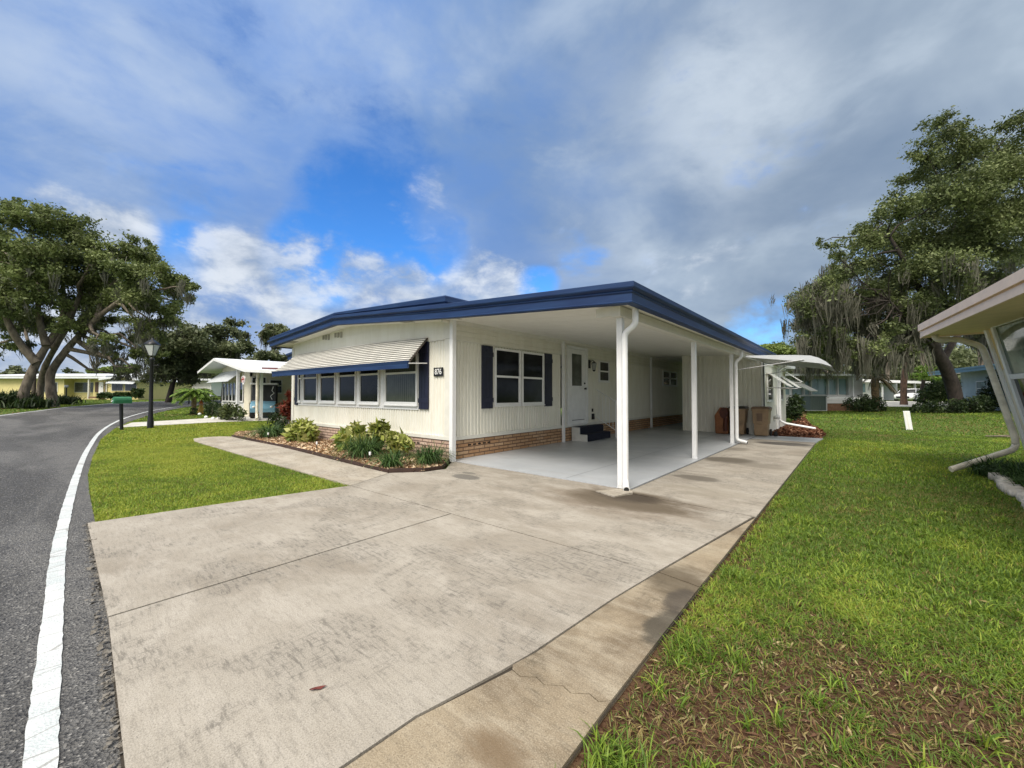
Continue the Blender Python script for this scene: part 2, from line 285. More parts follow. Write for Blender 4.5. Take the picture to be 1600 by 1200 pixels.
leafm('bright_leaf', (.08, .16, .02), (.17, .30, .04), (.34, .48, .09)); leafm('pale_leaf', (.12, .17, .04), (.22, .29, .07), (.34, .42, .13)); leafm('shrub_leaf', (.014, .028, .010), (.032, .058, .017), (.075, .11, .03))
leafm('variegated_leaf', (.05, .11, .02), (.36, .40, .07), (.85, .80, .40)); leafm('lily_blade', (.022, .055, .014), (.06, .125, .03), (.17, .28, .08)); leafm('red_leaf', (.06, .06, .02), (.20, .035, .022), (.38, .11, .05))
leafm('straw', (.22, .17, .09), (.36, .29, .16), (.50, .42, .26)); leafm('hedge_leaf', (.02, .042, .012), (.045, .08, .02), (.09, .14, .035))
leafm('mulch_chip', (.22, .10, .045), (.55, .37, .22), (.80, .66, .46), .0, .9, .1); leafm('mulch_dark', (.06, .02, .012), (.17, .065, .035), (.42, .24, .15), .0, .9, .1)
leafm('rose_leaf', (.03, .05, .015), (.08, .11, .03), (.17, .20, .06))
M['grass_blade'] = mat('grass_blade', (1, 1, 1), .5, trans=.35, attr='tint', ramp=[(0.0, (.17, .085, .04)), (1.0, (.38, .42, .06)), (.16, (.33, .24, .09)), (.30, (.10, .15, .03)), (.50, (.095, .17, .022)), (.78, (.21, .31, .036))], spec=.3)
M['edging'] = mat('edging_brown', (.055, .028, .020), .7, .3, 6)
M['stone'] = mat('edge_stone', (.66, .61, .53), .9, .4, 9, .5, 30)
# ------------------------------------------------------------------ mesh helpers
COL = scene.collection
def tag(o, label=None, cat=None, group=None, kind=None):
    if label: o['label'] = label
    if cat: o['category'] = cat
    if group: o['group'] = group
    if kind: o['kind'] = kind
    return o
def thing(name, loc, label, cat, group=None):
    o = bpy.data.objects.new(name, None); o.empty_display_size = .2; COL.objects.link(o); o.location = tuple(float(v) for v in loc); return tag(o, label, cat, group)
def root_loc(p):
    while p.parent: p = p.parent
    return np.array(p.location)
def unit(v): v = np.array(v, float); return v/(np.linalg.norm(v)+1e-12)
class Fr:                                           # wall frame: a along, z up, d outward
    def __init__(s, o, u, n): s.o = np.array([o[0], o[1], o[2] if len(o) > 2 else 0.0]); s.u = np.array([u[0], u[1], 0.0])/math.hypot(*u); s.n = np.array([n[0], n[1], 0.0])/math.hypot(*n)
    def p(s, a, d, z): return s.o + s.u*a + s.n*d + np.array([0, 0, z])
class MB:
    def __init__(s): s.v = []; s.f = []; s.mi = []; s.cur = 0; s.sm = set()
    def add(s, vs, fs, smooth=False):
        b = len(s.v); s.v += [tuple(float(c) for c in v) for v in vs]
        for f in fs:
            if smooth: s.sm.add(len(s.f))
            s.f.append(tuple(b+i for i in f)); s.mi.append(s.cur)
    def hexa(s, p): s.add(p, [(0, 3, 2, 1), (4, 5, 6, 7), (0, 1, 5, 4), (1, 2, 6, 5), (2, 3, 7, 6), (3, 0, 4, 7)])
    def box(s, x0, x1, y0, y1, z0, z1): s.hexa([(x0, y0, z0), (x1, y0, z0), (x1, y1, z0), (x0, y1, z0), (x0, y0, z1), (x1, y0, z1), (x1, y1, z1), (x0, y1, z1)])
    def fbox(s, F, a0, a1, d0, d1, z0, z1): s.hexa([F.p(a0, d0, z0), F.p(a1, d0, z0), F.p(a1, d1, z0), F.p(a0, d1, z0), F.p(a0, d0, z1), F.p(a1, d0, z1), F.p(a1, d1, z1), F.p(a0, d1, z1)])
    def quad(s, a, b, c, d): s.add([a, b, c, d], [(0, 1, 2, 3)])
    def prism(s, poly, d):                          # poly: 3D points, d: extrusion vector
        n = len(poly); P = [np.array(q, float) for q in poly]; Q = [q+np.array(d) for q in P]
        s.add(P+Q, [tuple(range(n-1, -1, -1)), tuple(range(n, 2*n))]+[(i, (i+1) % n, n+(i+1) % n, n+i) for i in range(n)])
    def tube(s, pts, rad, n=8, cap=True, smooth=True, flat=None):
        P = [np.array(p, float) for p in pts]; rr = list(rad) if hasattr(rad, '__len__') else [rad]*len(P)
        if len(rr) < len(P): rr += [rr[-1]]*(len(P)-len(rr))
        kp = [i for i in range(len(P)) if i == 0 or np.linalg.norm(P[i]-P[i-1]) > 1e-6]; P = [P[i] for i in kp]; rr = [rr[i] for i in kp]; m = len(P)
        rings = []; up = None
        for i in range(m):
            t = unit(P[min(i+1, m-1)]-P[max(i-1, 0)])
            if up is None: up = np.array([0, 0, 1.0]) if abs(t[2]) < .9 else np.array([0, 1.0, 0])
            a = unit(np.cross(t, up)); b = np.cross(a, t); up = b
            sx, sy = (flat if flat else (1, 1))
            off = math.pi/n if n == 4 else 0
            rings += [P[i]+rr[i]*(a*math.cos(off+2*math.pi*q/n)*sx+b*math.sin(off+2*math.pi*q/n)*sy) for q in range(n)]
        fs = [(i*n+q, i*n+(q+1) % n, (i+1)*n+(q+1) % n, (i+1)*n+q) for i in range(m-1) for q in range(n)]
        s.add(rings, fs, smooth and n > 4)
        if cap: s.add(rings[:n], [tuple(range(n-1, -1, -1))]); s.add(rings[-n:], [tuple(range(n))])
    def lathe(s, c, prof, n=16, sx=1, sy=1, smooth=True):
        vs = [(c[0]+r*math.cos(2*math.pi*q/n)*sx, c[1]+r*math.sin(2*math.pi*q/n)*sy, c[2]+z) for r, z in prof for q in range(n)]
        s.add(vs, [(i*n+q, i*n+(q+1) % n, (i+1)*n+(q+1) % n, (i+1)*n+q) for i in range(len(prof)-1) for q in range(n)], smooth)
        s.add(vs[:n], [tuple(range(n-1, -1, -1))]); s.add(vs[-n:], [tuple(range(n))])
    def build(s, name, m, parent=None, bevel=0, mats=None):
        V = np.array(s.v)
        if parent is not None: off = root_loc(parent)
        else: off = np.array([(V[:, 0].min()+V[:, 0].max())/2, (V[:, 1].min()+V[:, 1].max())/2, V[:, 2].min()])
        me = bpy.data.meshes.new(name); me.from_pydata([tuple(v) for v in (V-off)], [], s.f); me.materials.append(m)
        for q in (mats or []): me.materials.append(q)
        if mats: me.polygons.foreach_set('material_index', s.mi)
        if s.sm: me.polygons.foreach_set('use_smooth', [i in s.sm for i in range(len(s.f))])
        me.update()
        o = bpy.data.objects.new(name, me); COL.objects.link(o)
        if parent is not None: o.parent = parent
        else: o.location = tuple(off)
        if bevel:
            bm = bmesh.new(); bm.from_mesh(me); bmesh.ops.remove_doubles(bm, verts=bm.verts, dist=1e-5)
            ed = [e for e in bm.edges if len(e.link_faces) == 2 and e.calc_face_angle(0) > R(30)]
            bmesh.ops.bevel(bm, geom=ed, offset=bevel, segments=2, affect='EDGES', profile=.5, clamp_overlap=True); bm.to_mesh(me); bm.free()
        return o
def npmesh(name, V, F, m, parent=None, tint=None, off=None):  # V (n,3), F (m,k) equal-size faces
    V = np.asarray(V, float)
    if off is None: off = root_loc(parent) if parent is not None else np.array([V[:, 0].mean(), V[:, 1].mean(), V[:, 2].min()])
    me = bpy.data.meshes.new(name); k_ = F.shape[1]
    me.vertices.add(len(V)); me.vertices.foreach_set('co', (V-off).astype(np.float32).ravel())
    me.loops.add(F.size); me.loops.foreach_set('vertex_index', F.astype(np.int32).ravel())
    me.polygons.add(len(F)); me.polygons.foreach_set('loop_start', np.arange(0, F.size, k_, dtype=np.int32)); me.polygons.foreach_set('loop_total', np.full(len(F), k_, np.int32))
    me.update(calc_edges=True); me.materials.append(m)
    if tint is not None:
        a = me.attributes.new('tint', 'FLOAT', 'POINT'); a.data.foreach_set('value', np.asarray(tint, np.float32))
    o = bpy.data.objects.new(name, me); COL.objects.link(o)
    if parent is not None: o.parent = parent
    else: o.location = tuple(off)
    return o
def sheet(name, poly, lift, m, thick=0.0, parent=None, kind='structure'):
    bm = bmesh.new(); vs = [bm.verts.new((x, y, 0)) for x, y in poly]; bm.faces.new(vs)
    for ax, c in ((0, -14), (0, -60), (1, 20), (1, 60)):
        co = [0, 0, 0]; no = [0, 0, 0]; co[ax] = c; no[ax] = 1
        bmesh.ops.bisect_plane(bm, geom=bm.verts[:]+bm.edges[:]+bm.faces[:], plane_co=co, plane_no=no)
    bmesh.ops.triangulate(bm, faces=bm.faces[:])
    for f in bm.faces:
        if f.normal.z < 0: f.normal_flip()
    for v in bm.verts: v.co.z = hz(v.co.x, v.co.y)+lift
    if thick:
        r = bmesh.ops.extrude_face_region(bm, geom=bm.faces[:])
        for v in [q for q in r['geom'] if isinstance(q, bmesh.types.BMVert)]: v.co.z -= 0
        old = [v for v in bm.verts if v not in set(q for q in r['geom'] if isinstance(q, bmesh.types.BMVert))]
        for v in old: v.co.z -= thick
    bmesh.ops.recalc_face_normals(bm, faces=bm.faces[:])
    if not thick:
        for f in bm.faces:
            if f.normal.z < 0: f.normal_flip()
    me = bpy.data.meshes.new(name); bm.to_mesh(me); bm.free(); me.materials.append(m)
    o = bpy.data.objects.new(name, me); COL.objects.link(o)
    if parent is not None: o.parent = parent
    elif kind: o['kind'] = kind
    return o
def leafmesh(name, C, size, rng, m, parent=None, tint=None, up=.0, aspect=.5, off=None):
    C = np.asarray(C, float); n = len(C)
    a = rng.normal(size=(n, 3)); a /= np.linalg.norm(a, axis=1)[:, None]
    nn = rng.normal(size=(n, 3)); nn[:, 2] += up; nn /= np.linalg.norm(nn, axis=1)[:, None]
    a = a - nn*(a*nn).sum(1)[:, None]; a /= np.linalg.norm(a, axis=1)[:, None]; b = np.cross(nn, a)
    s = size*np.clip(rng.lognormal(-.1, .45, (n, 1)), .35, 2.2)
    V = np.stack([C-a*s*.5, C+b*s*aspect*.5-a*s*.05+nn*s*.08, C+a*s*.5, C-b*s*aspect*.5-a*s*.05+nn*s*.08], 1).reshape(-1, 3)
    F = np.arange(4*n).reshape(n, 4)
    t = rng.uniform(0, 1, n) if tint is None else tint
    return npmesh(name, V, F, m, parent, np.repeat(t, 4), off)
def blademesh(name, P, H, W, rng, m, parent=None, tint=None, lean=.5, az=None, segs=2, droop=0.0, off=None):
    n = len(P); az = rng.uniform(0, 2*math.pi, n) if az is None else az
    H = np.broadcast_to(H, (n,)); W = np.broadcast_to(W, (n,)); ln = rng.uniform(.2, 1, n)*lean
    dx, dy = np.cos(az), np.sin(az); dr = np.stack([dx, dy, 0*dx], 1); face = az+rng.uniform(-.9, .9, n); sd = np.stack([-np.sin(face), np.cos(face), 0*dx], 1)
    Vs = []
    for i in range(segs+1):
        t = i/segs; h = H*t*(1-droop*t*t*ln); out = H*ln*t**1.6
        c = P+dr*out[:, None]+np.array([0, 0, 1])*h[:, None]
        if i < segs:
            w = (W*(1-.35*t))[:, None]*.5; Vs += [c-sd*w, c+sd*w]
        else: Vs += [c]
    V = np.stack(Vs, 1); k_ = V.shape[1]; base = np.arange(n)[:, None]*k_
    F = []
    for i in range(segs-1): F += [base+np.array([2*i, 2*i+1, 2*i+3]), base+np.array([2*i, 2*i+3, 2*i+2])]
    F += [base+np.array([2*segs-2, 2*segs-1, 2*segs])]
    F = np.concatenate(F, 0); t = rng.uniform(0, 1, n) if tint is None else tint
    return npmesh(name, V.reshape(-1, 3), F, m, parent, np.repeat(t, k_), off)
def inpoly(x, y, poly):
    r = np.zeros(len(x), bool); j = len(poly)-1
    for i in range(len(poly)):
        xi, yi = poly[i]; xj, yj = poly[j]
        c = ((yi > y) != (yj > y)) & (x < (xj-xi)*(y-yi)/((yj-yi)+1e-12)+xi); r ^= c; j = i
    return r
def vnoise(x, y, s, seed=0):
    g = np.random.default_rng(seed).uniform(0, 1, (256, 256)); u = x*s+50; v = y*s+50
    i = np.floor(u).astype(int); j = np.floor(v).astype(int); fu = u-i; fv = v-j; fu = fu*fu*(3-2*fu); fv = fv*fv*(3-2*fv)
    q = lambda a, b: g[a % 256, b % 256]
    return (q(i, j)*(1-fu)+q(i+1, j)*fu)*(1-fv)+(q(i, j+1)*(1-fu)+q(i+1, j+1)*fu)*fv
HZ = lambda x, y: .015*np.clip(-x-14, 0, 46)+.014*np.clip(y-20, 0, 40)
# ================================================================== SETTING
RND = random.Random(7)
def lawn_soil():
    k = NB('lawn_soil', .95, .1); n = k.noise(2.5, 6, .65); n2 = k.noise(40, 4, .7)
    c = k.mix(k.mr(n, .35, .65), (.070, .115, .018), (.10, .135, .030)); worn = k.mr(k.math('ADD', k.spot(.0, 1.7, 1.7, 2.0), k.math('MULTIPLY', k.math('SUBTRACT', n, .5), 3.0)), 1.3, .4); edge = k.mr(k.math('ADD', k.spot(-.8, 3, .16, 4, None), k.math('MULTIPLY', k.math('SUBTRACT', n, .5), 2.0)), 1.1, .5)
    c = k.mix(k.math('MAXIMUM', worn, edge), c, k.mix(k.mr(n2, .4, .6), (.055, .028, .016), (.13, .075, .045))); c = k.mix(k.mr(n2, .5, .7, 0, .5), c, (.03, .045, .012)); k.col(c); k.bump(n2, .8, .02); return k.m
def S(o, **k): return tag(o, kind='structure')
sheet('ground', [(-400, -400), (400, -400), (400, 400), (-400, 400)], -.035, lawn_soil())
ROAD_NEAR = [(60, -3.2), (12, -.5), (3, .02), (-.8, .17), (-2.04, .24), (-3.47, .32), (-6.2, .42), (-8.0, .48), (-9.95, .57), (-12.8, .80), (-17.0, 1.22), (-21.15, 1.9), (-25.0, 2.8), (-30, 4.1), (-35.2, 5.75), (-41, 8.1), (-47, 11.6), (-52, 17), (-55, 25), (-57, 60)]
ROAD_FAR = [(-66, 60), (-64, 30), (-61.5, 17), (-57.2, 10.6), (-54.0, 5.9), (-50, 3.9), (-46.2, 2.4), (-43, 1.1), (-38.3, -.1), (-33.6, -1.35), (-25, -3.2), (-15, -4.9), (0, -6.4), (60, -10)]
ROAD = ROAD_NEAR+ROAD_FAR
sheet('road', ROAD, -.022, M['asphalt'])
def ribbon(name, pts, w, lift, m, rag=.0):
    # painted line following a curve; ragged edges
    P = [np.array(p, float) for p in pts]; out = []
    for i in range(len(P)-1):
        n = max(1, int(np.linalg.norm(P[i+1]-P[i])/(.07 if (abs(P[i][0]) < 10) else .8)))
        p0 = P[max(i-1, 0)]; p3 = P[min(i+2, len(P)-1)]
        for j in range(n):
            t = j/n; out.append(.5*((2*P[i])+(-p0+P[i+1])*t+(2*p0-5*P[i]+4*P[i+1]-p3)*t*t+(-p0+3*P[i]-3*P[i+1]+p3)*t**3))
    out.append(P[-1]); vs = []; fs = []
    for i, p in enumerate(out):
        t = out[min(i+1, len(out)-1)]-out[max(i-1, 0)]; t = t/np.linalg.norm(t); n = np.array([-t[1], t[0]])
        for s in (-1, 1):
            q = p+n*s*(w/2+RND.uniform(-rag, rag)); vs.append((q[0], q[1], hz(*q)+lift))
        if i: fs.append((2*i-2, 2*i-1, 2*i+1, 2*i))
    me = bpy.data.meshes.new(name); me.from_pydata(vs, [], fs); me.materials.append(m); me.update()
    for p in me.polygons:
        if p.normal.z < 0: p.flip()
    o = bpy.data.objects.new(name, me); COL.objects.link(o); o['kind'] = 'structure'
ribbon('road_line', [(9, -.55), (3, -.25), (0, -.08), (-1.2, -.01), (-2.31, .03), (-3.4, .07), (-6.0, .175), (-10.1, .45), (-14.6, .83), (-19.9, 1.43), (-25.3, 2.35), (-30, 3.45), (-34.9, 4.9), (-41, 7.3), (-46.5, 10.4), (-51, 15.5)], .090, -.016, M['paint_line'], .0035)
ribbon('road_line', [(-57.5, 12.6), (-54.6, 6.4), (-50.2, 4.1), (-46.2, 2.65), (-43, 1.35), (-38.2, .13), (-33.5, -1.1), (-25, -2.95), (-15, -4.65)], .13, -.015, M['paint_line'], .005)
# driveway slabs with open joints over a dark bed
DRV = [(-6.15, .36), (-3.47, .30), (-2.04, .22), (-.80, .15), (-.84, 2.0), (-.85, 15.55), (-2.45, 15.55), (-2.45, 5.43), (-6.2, 5.43), (-5.65, 4.8), (-5.72, 4.38), (-6.1, 3.93), (-5.70, 3.0), (-6.0, 1.4)]
sheet('driveway_bed', DRV, -.012, mat('joint_dirt', (.035, .028, .02), .95))
g = .009
JN = [(-1.46, .19), (-1.42, 1.05), (-1.33, 1.50), (-1.30, 1.70), (-1.235, 2.49), (-1.16, 3.07), (-.87, 5.14)]
LJ = [(x-g*.8, y) for x, y in JN]; RJ = [(x+g*.8, y) for x, y in JN]
CRK = [(-1.30, 1.53), (-1.24, 1.52), (-1.18, 1.565), (-1.12, 1.55), (-1.05, 1.60), (-1.0, 1.585), (-.93, 1.635), (-.88, 1.62), (-.84, 1.66)]
slabs = [
    ('driveway', [(-6.15, .36), (-3.47-g, .30), (-3.50-g, 3.05-g), (-5.70, 3.02-g), (-6.0, 1.4)], 'concrete'),
    ('driveway', [(-3.47+g, .30), (-2.04, .23)]+LJ[:6]+[(-3.50+g, 3.05-g)], 'concrete'),
    ('driveway', [(-5.70, 3.02+g), (-3.50-g, 3.05+g), (-2.50, 3.065+g), (-1.16-g, 3.07+g), (-.87-g, 5.14-g), (-2.42, 5.25-g), (-2.42, 5.42), (-6.2, 5.43), (-5.65, 4.8), (-5.72, 4.38), (-6.1, 3.93)], 'concrete'),
    ('driveway_strip', [(-.80, .15)]+[(x+.0, y-.003) for x, y in CRK[::-1]]+[RJ[1], RJ[0]], 'strip'),
    ('driveway_strip', [(x, y+.003) for x, y in CRK]+[(-.85, 3.02), RJ[5], RJ[4], RJ[3], (RJ[2][0], 1.56)], 'strip'),
    ('driveway_strip', [(-1.16+g, 3.07+g*1.5), (-.85, 3.036), (-.85, 5.10)], 'strip'),
    ('driveway', [(-2.42, 5.25+g), (-.85, 5.15+g), (-.85, 7.45-g), (-2.42, 7.45-g)], 'concrete'), ('driveway', [(-2.42, 7.45+g), (-.85, 7.45+g), (-.85, 10.0-g), (-2.42, 10.0-g)], 'concrete'),
    ('driveway', [(-2.42, 10.0+g), (-.85, 10.0+g), (-.85, 12.8-g), (-2.42, 12.8-g)], 'concrete'), ('driveway', [(-2.42, 12.8+g), (-.85, 12.8+g), (-.85, 14.1), (-2.42, 14.1)], 'concrete')]
for nm, poly, mm in slabs: sheet(nm, poly, 0.0, M[mm], .08)
sheet('driveway', [(-2.42, 14.1+g), (-.85, 14.1+g), (-.75, 15.55), (-2.42, 15.5)], 0.0, M['floor'], .08)
# asphalt crumbs along the driveway edge
rg = np.random.default_rng(3); t_ = rg.uniform(0, 1, 900); ex = -6.2+5.4*t_; ey = .40-.2*t_+rg.normal(0, .018, 900)-.01
leafmesh('crumbled_asphalt', np.stack([ex, ey-.02, -.012+rg.uniform(0, .008, 900)], 1), .018, rg, mat('crumb', (.22, .20, .17), .95, .7, 40), None, up=2.5, aspect=.8)['kind'] = 'stuff'
WALK = [(-5.72, 3.04), (-6.12, 3.92), (-7.14, 3.93), (-8.9, 3.99), (-11.4, 4.08), (-15.0, 3.98), (-15.3, 3.75), (-15.42, 3.4), (-15.2, 3.05), (-14.5, 2.93), (-9.6, 2.97)]
sheet('walkway', WALK, -.002, M['walk'], .06)
sheet('carport_floor', [(-6.30, 5.45), (-2.45, 5.44), (-2.45, 15.58), (-4.9, 15.6), (-4.9, 22), (-6.30, 22)], .006, M['floor'], .05)
for y in (8.98, 12.4): sheet('floor_joint', [(-6.2, y), (-2.5, y), (-2.5, y+.012), (-6.2, y+.012)], .0085, mat('joint_paint', (.20, .21, .22), .6))
sheet('floor_joint', [(-3.55, 5.5), (-3.54, 5.5), (-3.54, 15.5), (-3.55, 15.5)], .0085, MATS['joint_paint'])
DRV2 = [(-21.1, 1.95), (-21.7, 5.5), (-21.2, 7.6), (-25.4, 14), (-28, 14), (-25.3, 7.4), (-23.5, 2.6)]
sheet('neighbour_driveway', DRV2, .0, mat('pale_concrete', (.56, .54, .49), .85, .25, 2), .05)
FARDRV = [(1.0, 45.0), (9, 46.5), (16, 52), (14, 64), (3, 64), (1, 60)]
sheet('far_driveway', FARDRV, -.01, MATS['pale_concrete'])
BED = [(-15.0, 4.0), (-13.99, 4.09), (-11.39, 4.11), (-8.88, 4.02), (-7.14, 3.96), (-6.18, 3.96), (-5.78, 4.38), (-5.75, 4.8), (-6.22, 5.35), (-6.4, 5.52), (-16.3, 5.52), (-16.4, 4.5)]
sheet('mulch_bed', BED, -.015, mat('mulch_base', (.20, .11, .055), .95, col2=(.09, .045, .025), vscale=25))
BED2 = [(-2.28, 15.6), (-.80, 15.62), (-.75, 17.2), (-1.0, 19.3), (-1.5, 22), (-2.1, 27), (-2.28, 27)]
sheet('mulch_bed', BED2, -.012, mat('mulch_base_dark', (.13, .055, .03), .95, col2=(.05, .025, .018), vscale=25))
def chips(name, poly, n, m, seed, size=.05, lift=.0):
    r = np.random.default_rng(seed); xs = np.array([p[0] for p in poly]); ys = np.array([p[1] for p in poly])
    x = r.uniform(xs.min(), xs.max(), n); y = r.uniform(ys.min(), ys.max(), n); k_ = inpoly(x, y, poly); x, y = x[k_], y[k_]
    o = leafmesh(name, np.stack([x, y, HZ(x, y)+lift+r.uniform(-.005, .03, len(x))], 1), size, r, m, None, up=1.6, aspect=.5); o['kind'] = 'stuff'
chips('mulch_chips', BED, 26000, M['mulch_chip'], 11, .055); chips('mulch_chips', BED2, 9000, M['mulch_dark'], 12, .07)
# bed edging: thin plastic strip standing on edge
mb = MB(); E_ = [(-15.2, 4.6)]+[(-15.02, 3.99)]+BED[1:8]+[(-6.26, 5.42)]
for i in range(len(E_)-1):
    a = np.array(E_[i]); b = np.array(E_[i+1]); n = unit([-(b-a)[1], (b-a)[0], 0])*.012; z0, z1 = -.03, .055+.01*math.sin(i*2.3)
    mb.hexa([(a[0]-n[0], a[1]-n[1], z0), (b[0]-n[0], b[1]-n[1], z0), (b[0]+n[0], b[1]+n[1], z0), (a[0]+n[0], a[1]+n[1], z0), (a[0]-n[0], a[1]-n[1], z1), (b[0]-n[0], b[1]-n[1], z1), (b[0]+n[0], b[1]+n[1], z1), (a[0]+n[0], a[1]+n[1], z1)])
tag(mb.build('garden_edging', M['edging']), 'brown plastic garden edging around the bark mulch bed', 'garden edging')

# ================================================================== MAIN HOUSE
XL, XR, YF, YB = -14.3, -6.3, 5.5, 24.0
def zbot(x):                                         # underside line of the front fascia
    P = [(-14.95, 2.93), (-10.4, 3.17), (-5.95, 2.80), (-2.2, 2.55)]
    for (a, za), (b, zb_) in zip(P, P[1:]):
        if x <= b: return za+(zb_-za)*(x-a)/(b-a)
    return P[-1][1]
house = thing('mobile_home', (-8.25, 14, 0), 'long cream mobile home with navy roof edge, ribbed siding, low brick skirt and open carport', 'mobile home')
def ribs(mb, F, a0, a1, z0, z1, pitch=.10, dep=.022):
    n = int(round(abs(a1-a0)/pitch)); p = (a1-a0)/n
    zt = z1 if callable(z1) else (lambda a: z1)
    for i in range(n):
        s = a0+i*p; q = [(s, 0), (s+p*.14, -dep), (s+p*.30, -dep), (s+p*.44, 0), (s+p, 0)]
        for (u0, d0), (u1, d1) in zip(q, q[1:]): mb.quad(F.p(u0, d0, z0), F.p(u1, d1, z0), F.p(u1, d1, zt(u1)), F.p(u0, d0, zt(u0)))
def laps(mb, F, a0, a1, z0, z1, n=4, dep=.034):
    h = (z1-z0)/n
    for i in range(n):
        b = z0+i*h
        mb.quad(F.p(a0, dep, b), F.p(a1, dep, b), F.p(a1, .004, b+h*.86), F.p(a0, .004, b+h*.86)); mb.quad(F.p(a0, .004, b+h*.86), F.p(a1, .004, b+h*.86), F.p(a1, 0, b+h), F.p(a0, 0, b+h)); mb.quad(F.p(a0, 0, b), F.p(a1, 0, b), F.p(a1, dep, b), F.p(a0, dep, b))
FF = Fr((0, YF), (1, 0), (0, -1))                     # front wall frame: a = x
FS = Fr((XR, 0), (0, 1), (1, 0))                      # side wall frame: a = y
w = MB()
ribs(w, FF, XL, -6.48, .47, 2.50)
w.quad(FF.p(XL, .008, 2.5), FF.p(-6.5, .008, 2.5), FF.p(-6.5, .008, 2.86), FF.p(XL, .008, 3.0))
w.add([FF.p(XL, .012, 2.52), FF.p(-6.5, .012, 2.52), FF.p(-6.5, .012, zbot(-6.5)+.1), FF.p(-10.4, .012, 3.25), FF.p(XL, .012, zbot(XL)+.1)], [(0, 1, 2, 3, 4)])
for z in (2.64, 2.80, 2.96): w.fbox(FF, XL, -6.5 if z < 2.85 else (-8.2 if z < 2.9 else -8.6), .008, .017, z, z+.006)
ribs(w, FS, 5.5, 9.52, .47, 2.46); ribs(w, FS, 9.62, 13.0, .47, 2.46); ribs(w, FS, 13.0, 16.0, .47, 2.46); ribs(w, FS, 16.0, YB, .47, 2.46)
laps(w, FS, 5.5, YB, 2.48, 2.88)
w.quad((XL, YF, .45), (XL, YB, .45), (XL, YB, 3), (XL, YF, 3)); w.quad((XL, YB, .45), (XR, YB, .45), (XR, YB, 3), (XL, YB, 3))
wall = w.build('siding', M['siding'], house)
t = MB()
t.fbox(FF, XL-.02, -6.28, 0, .035, .40, .475); t.fbox(FS, 5.47, YB, .004, .037, .40, .475)
t.fbox(FF, -6.50, -6.285, .002, .03, .475, 2.50); t.fbox(FS, 5.485, 5.60, .002, .012, .476, 2.46); t.fbox(FF, XL-.02, XL+.14, .002, .03, .476, 2.9); t.fbox(FF, -6.53, -6.30, .016, .034, 2.505, 2.89)
t.fbox(FF, XL, -6.53, .006, .026, 2.49, 2.515); t.fbox(FS, 5.6, YB, .002, .014, 2.455, 2.48)
t.build('corner_trim', M['cream_trim'], house)
b = MB(); b.box(XL+.01, XR+.012, YF-.012, YF+.1, -.05, .402); b.build('skirt_brick', M['brick_pink'], house)
b = MB(); b.box(XR-.09, XR+.006, YF+.101, YB, -.05, .402); b.build('skirt_brick', M['brick_tan'], house)
b = MB()
for a in (-7.75, -7.6, -7.45, -10.9, -11.05): b = MB(); b.fbox(FF, a, a+.10, .0, .016, .255, .285); b.build('skirt_vent', mat('vent_dark', (.01, .01, .01), .9), house)
for a in (5.95, 6.10, 6.25, 6.4, 6.55): b = MB(); b.fbox(FS, a, a+.09, .0, .0105, .255, .285); b.build('skirt_vent', MATS['vent_dark'], house)
# roof
rf = MB()
for (xa, za), (xb, zb_) in (((-14.9, 3.23), (-10.4, 3.485)), ((-10.4, 3.485), (-5.95, 3.225))):
    rf.quad((xa, 5.02, za), (xb, 5.02, zb_), (xb, YB+.4, zb_), (xa, YB+.4, za))
rf.quad((-5.95, 5.03, 3.04), (-2.2, 5.03, 2.815), (-2.2, 17.3, 2.815), (-5.95, 17.3, 3.04))
rf.build('roof', M['roof_top'], house)
def fascia(mb, path, prof, closed=False):
    # path: points on the underside line (x, y, z_bottom, height); prof: (outward, fraction up)
    n = len(path); rows = []
    for i, p in enumerate(path):
        P = np.array(p[:2]); a = np.array(path[max(i-1, 0)][:2]); c = np.array(path[min(i+1, n-1)][:2])
        t1 = unit(list(P-a)+[0])[:2] if i else None; t2 = unit(list(c-P)+[0])[:2] if i < n-1 else None
        if t1 is None: t1 = t2
        if t2 is None: t2 = t1
        n1 = np.array([t1[1], -t1[0]]); n2 = np.array([t2[1], -t2[0]]); nn = (n1+n2); nn = nn/(nn@nn)*2*(1 if nn@nn > 0 else 0)
        rows.append([(P[0]+nn[0]*o, P[1]+nn[1]*o, p[2]+p[3]*f) for o, f in prof])
    k_ = len(prof)
    mb.add([q for r in rows for q in r], [(i*k_+j, (i+1)*k_+j, (i+1)*k_+j+1, i*k_+j+1) for i in range(n-1) for j in range(k_-1)])
PR1 = [(-.10, .0), (.012, .0), (.016, .05), (.006, .09), (.006, .46), (.020, .50), (.026, .54), (.012, .585), (.050, .70), (.056, .75), (.056, .97), (.045, 1.0), (-.12, 1.0)]
PR2 = [(-.10, 0), (.0, 0), (.0, .38), (.03, .48), (.035, .90), (.02, 1.0), (-.12, 1.0)]
fa = MB()
fascia(fa, [(-14.95, YB+.4, 2.93, .22), (-14.95, 5.0, 2.93, .22), (-10.4, 5.0, 3.17, .24), (-5.95, 5.0, 2.80, .265), (-2.2, 5.0, 2.55, .27), (-2.2, 17.4, 2.55, .27), (-2.6, 17.4, 2.57, .27)], PR1)
fascia(fa, [(-14.93, YB+.4, 3.13, .12), (-14.93, 5.03, 3.13, .12), (-10.4, 5.03, 3.39, .11), (-5.96, 5.03, 3.02, .225), (-5.96, YB+.4, 3.02, .225)], PR2)
fa.build('fascia', M['blue'], house)
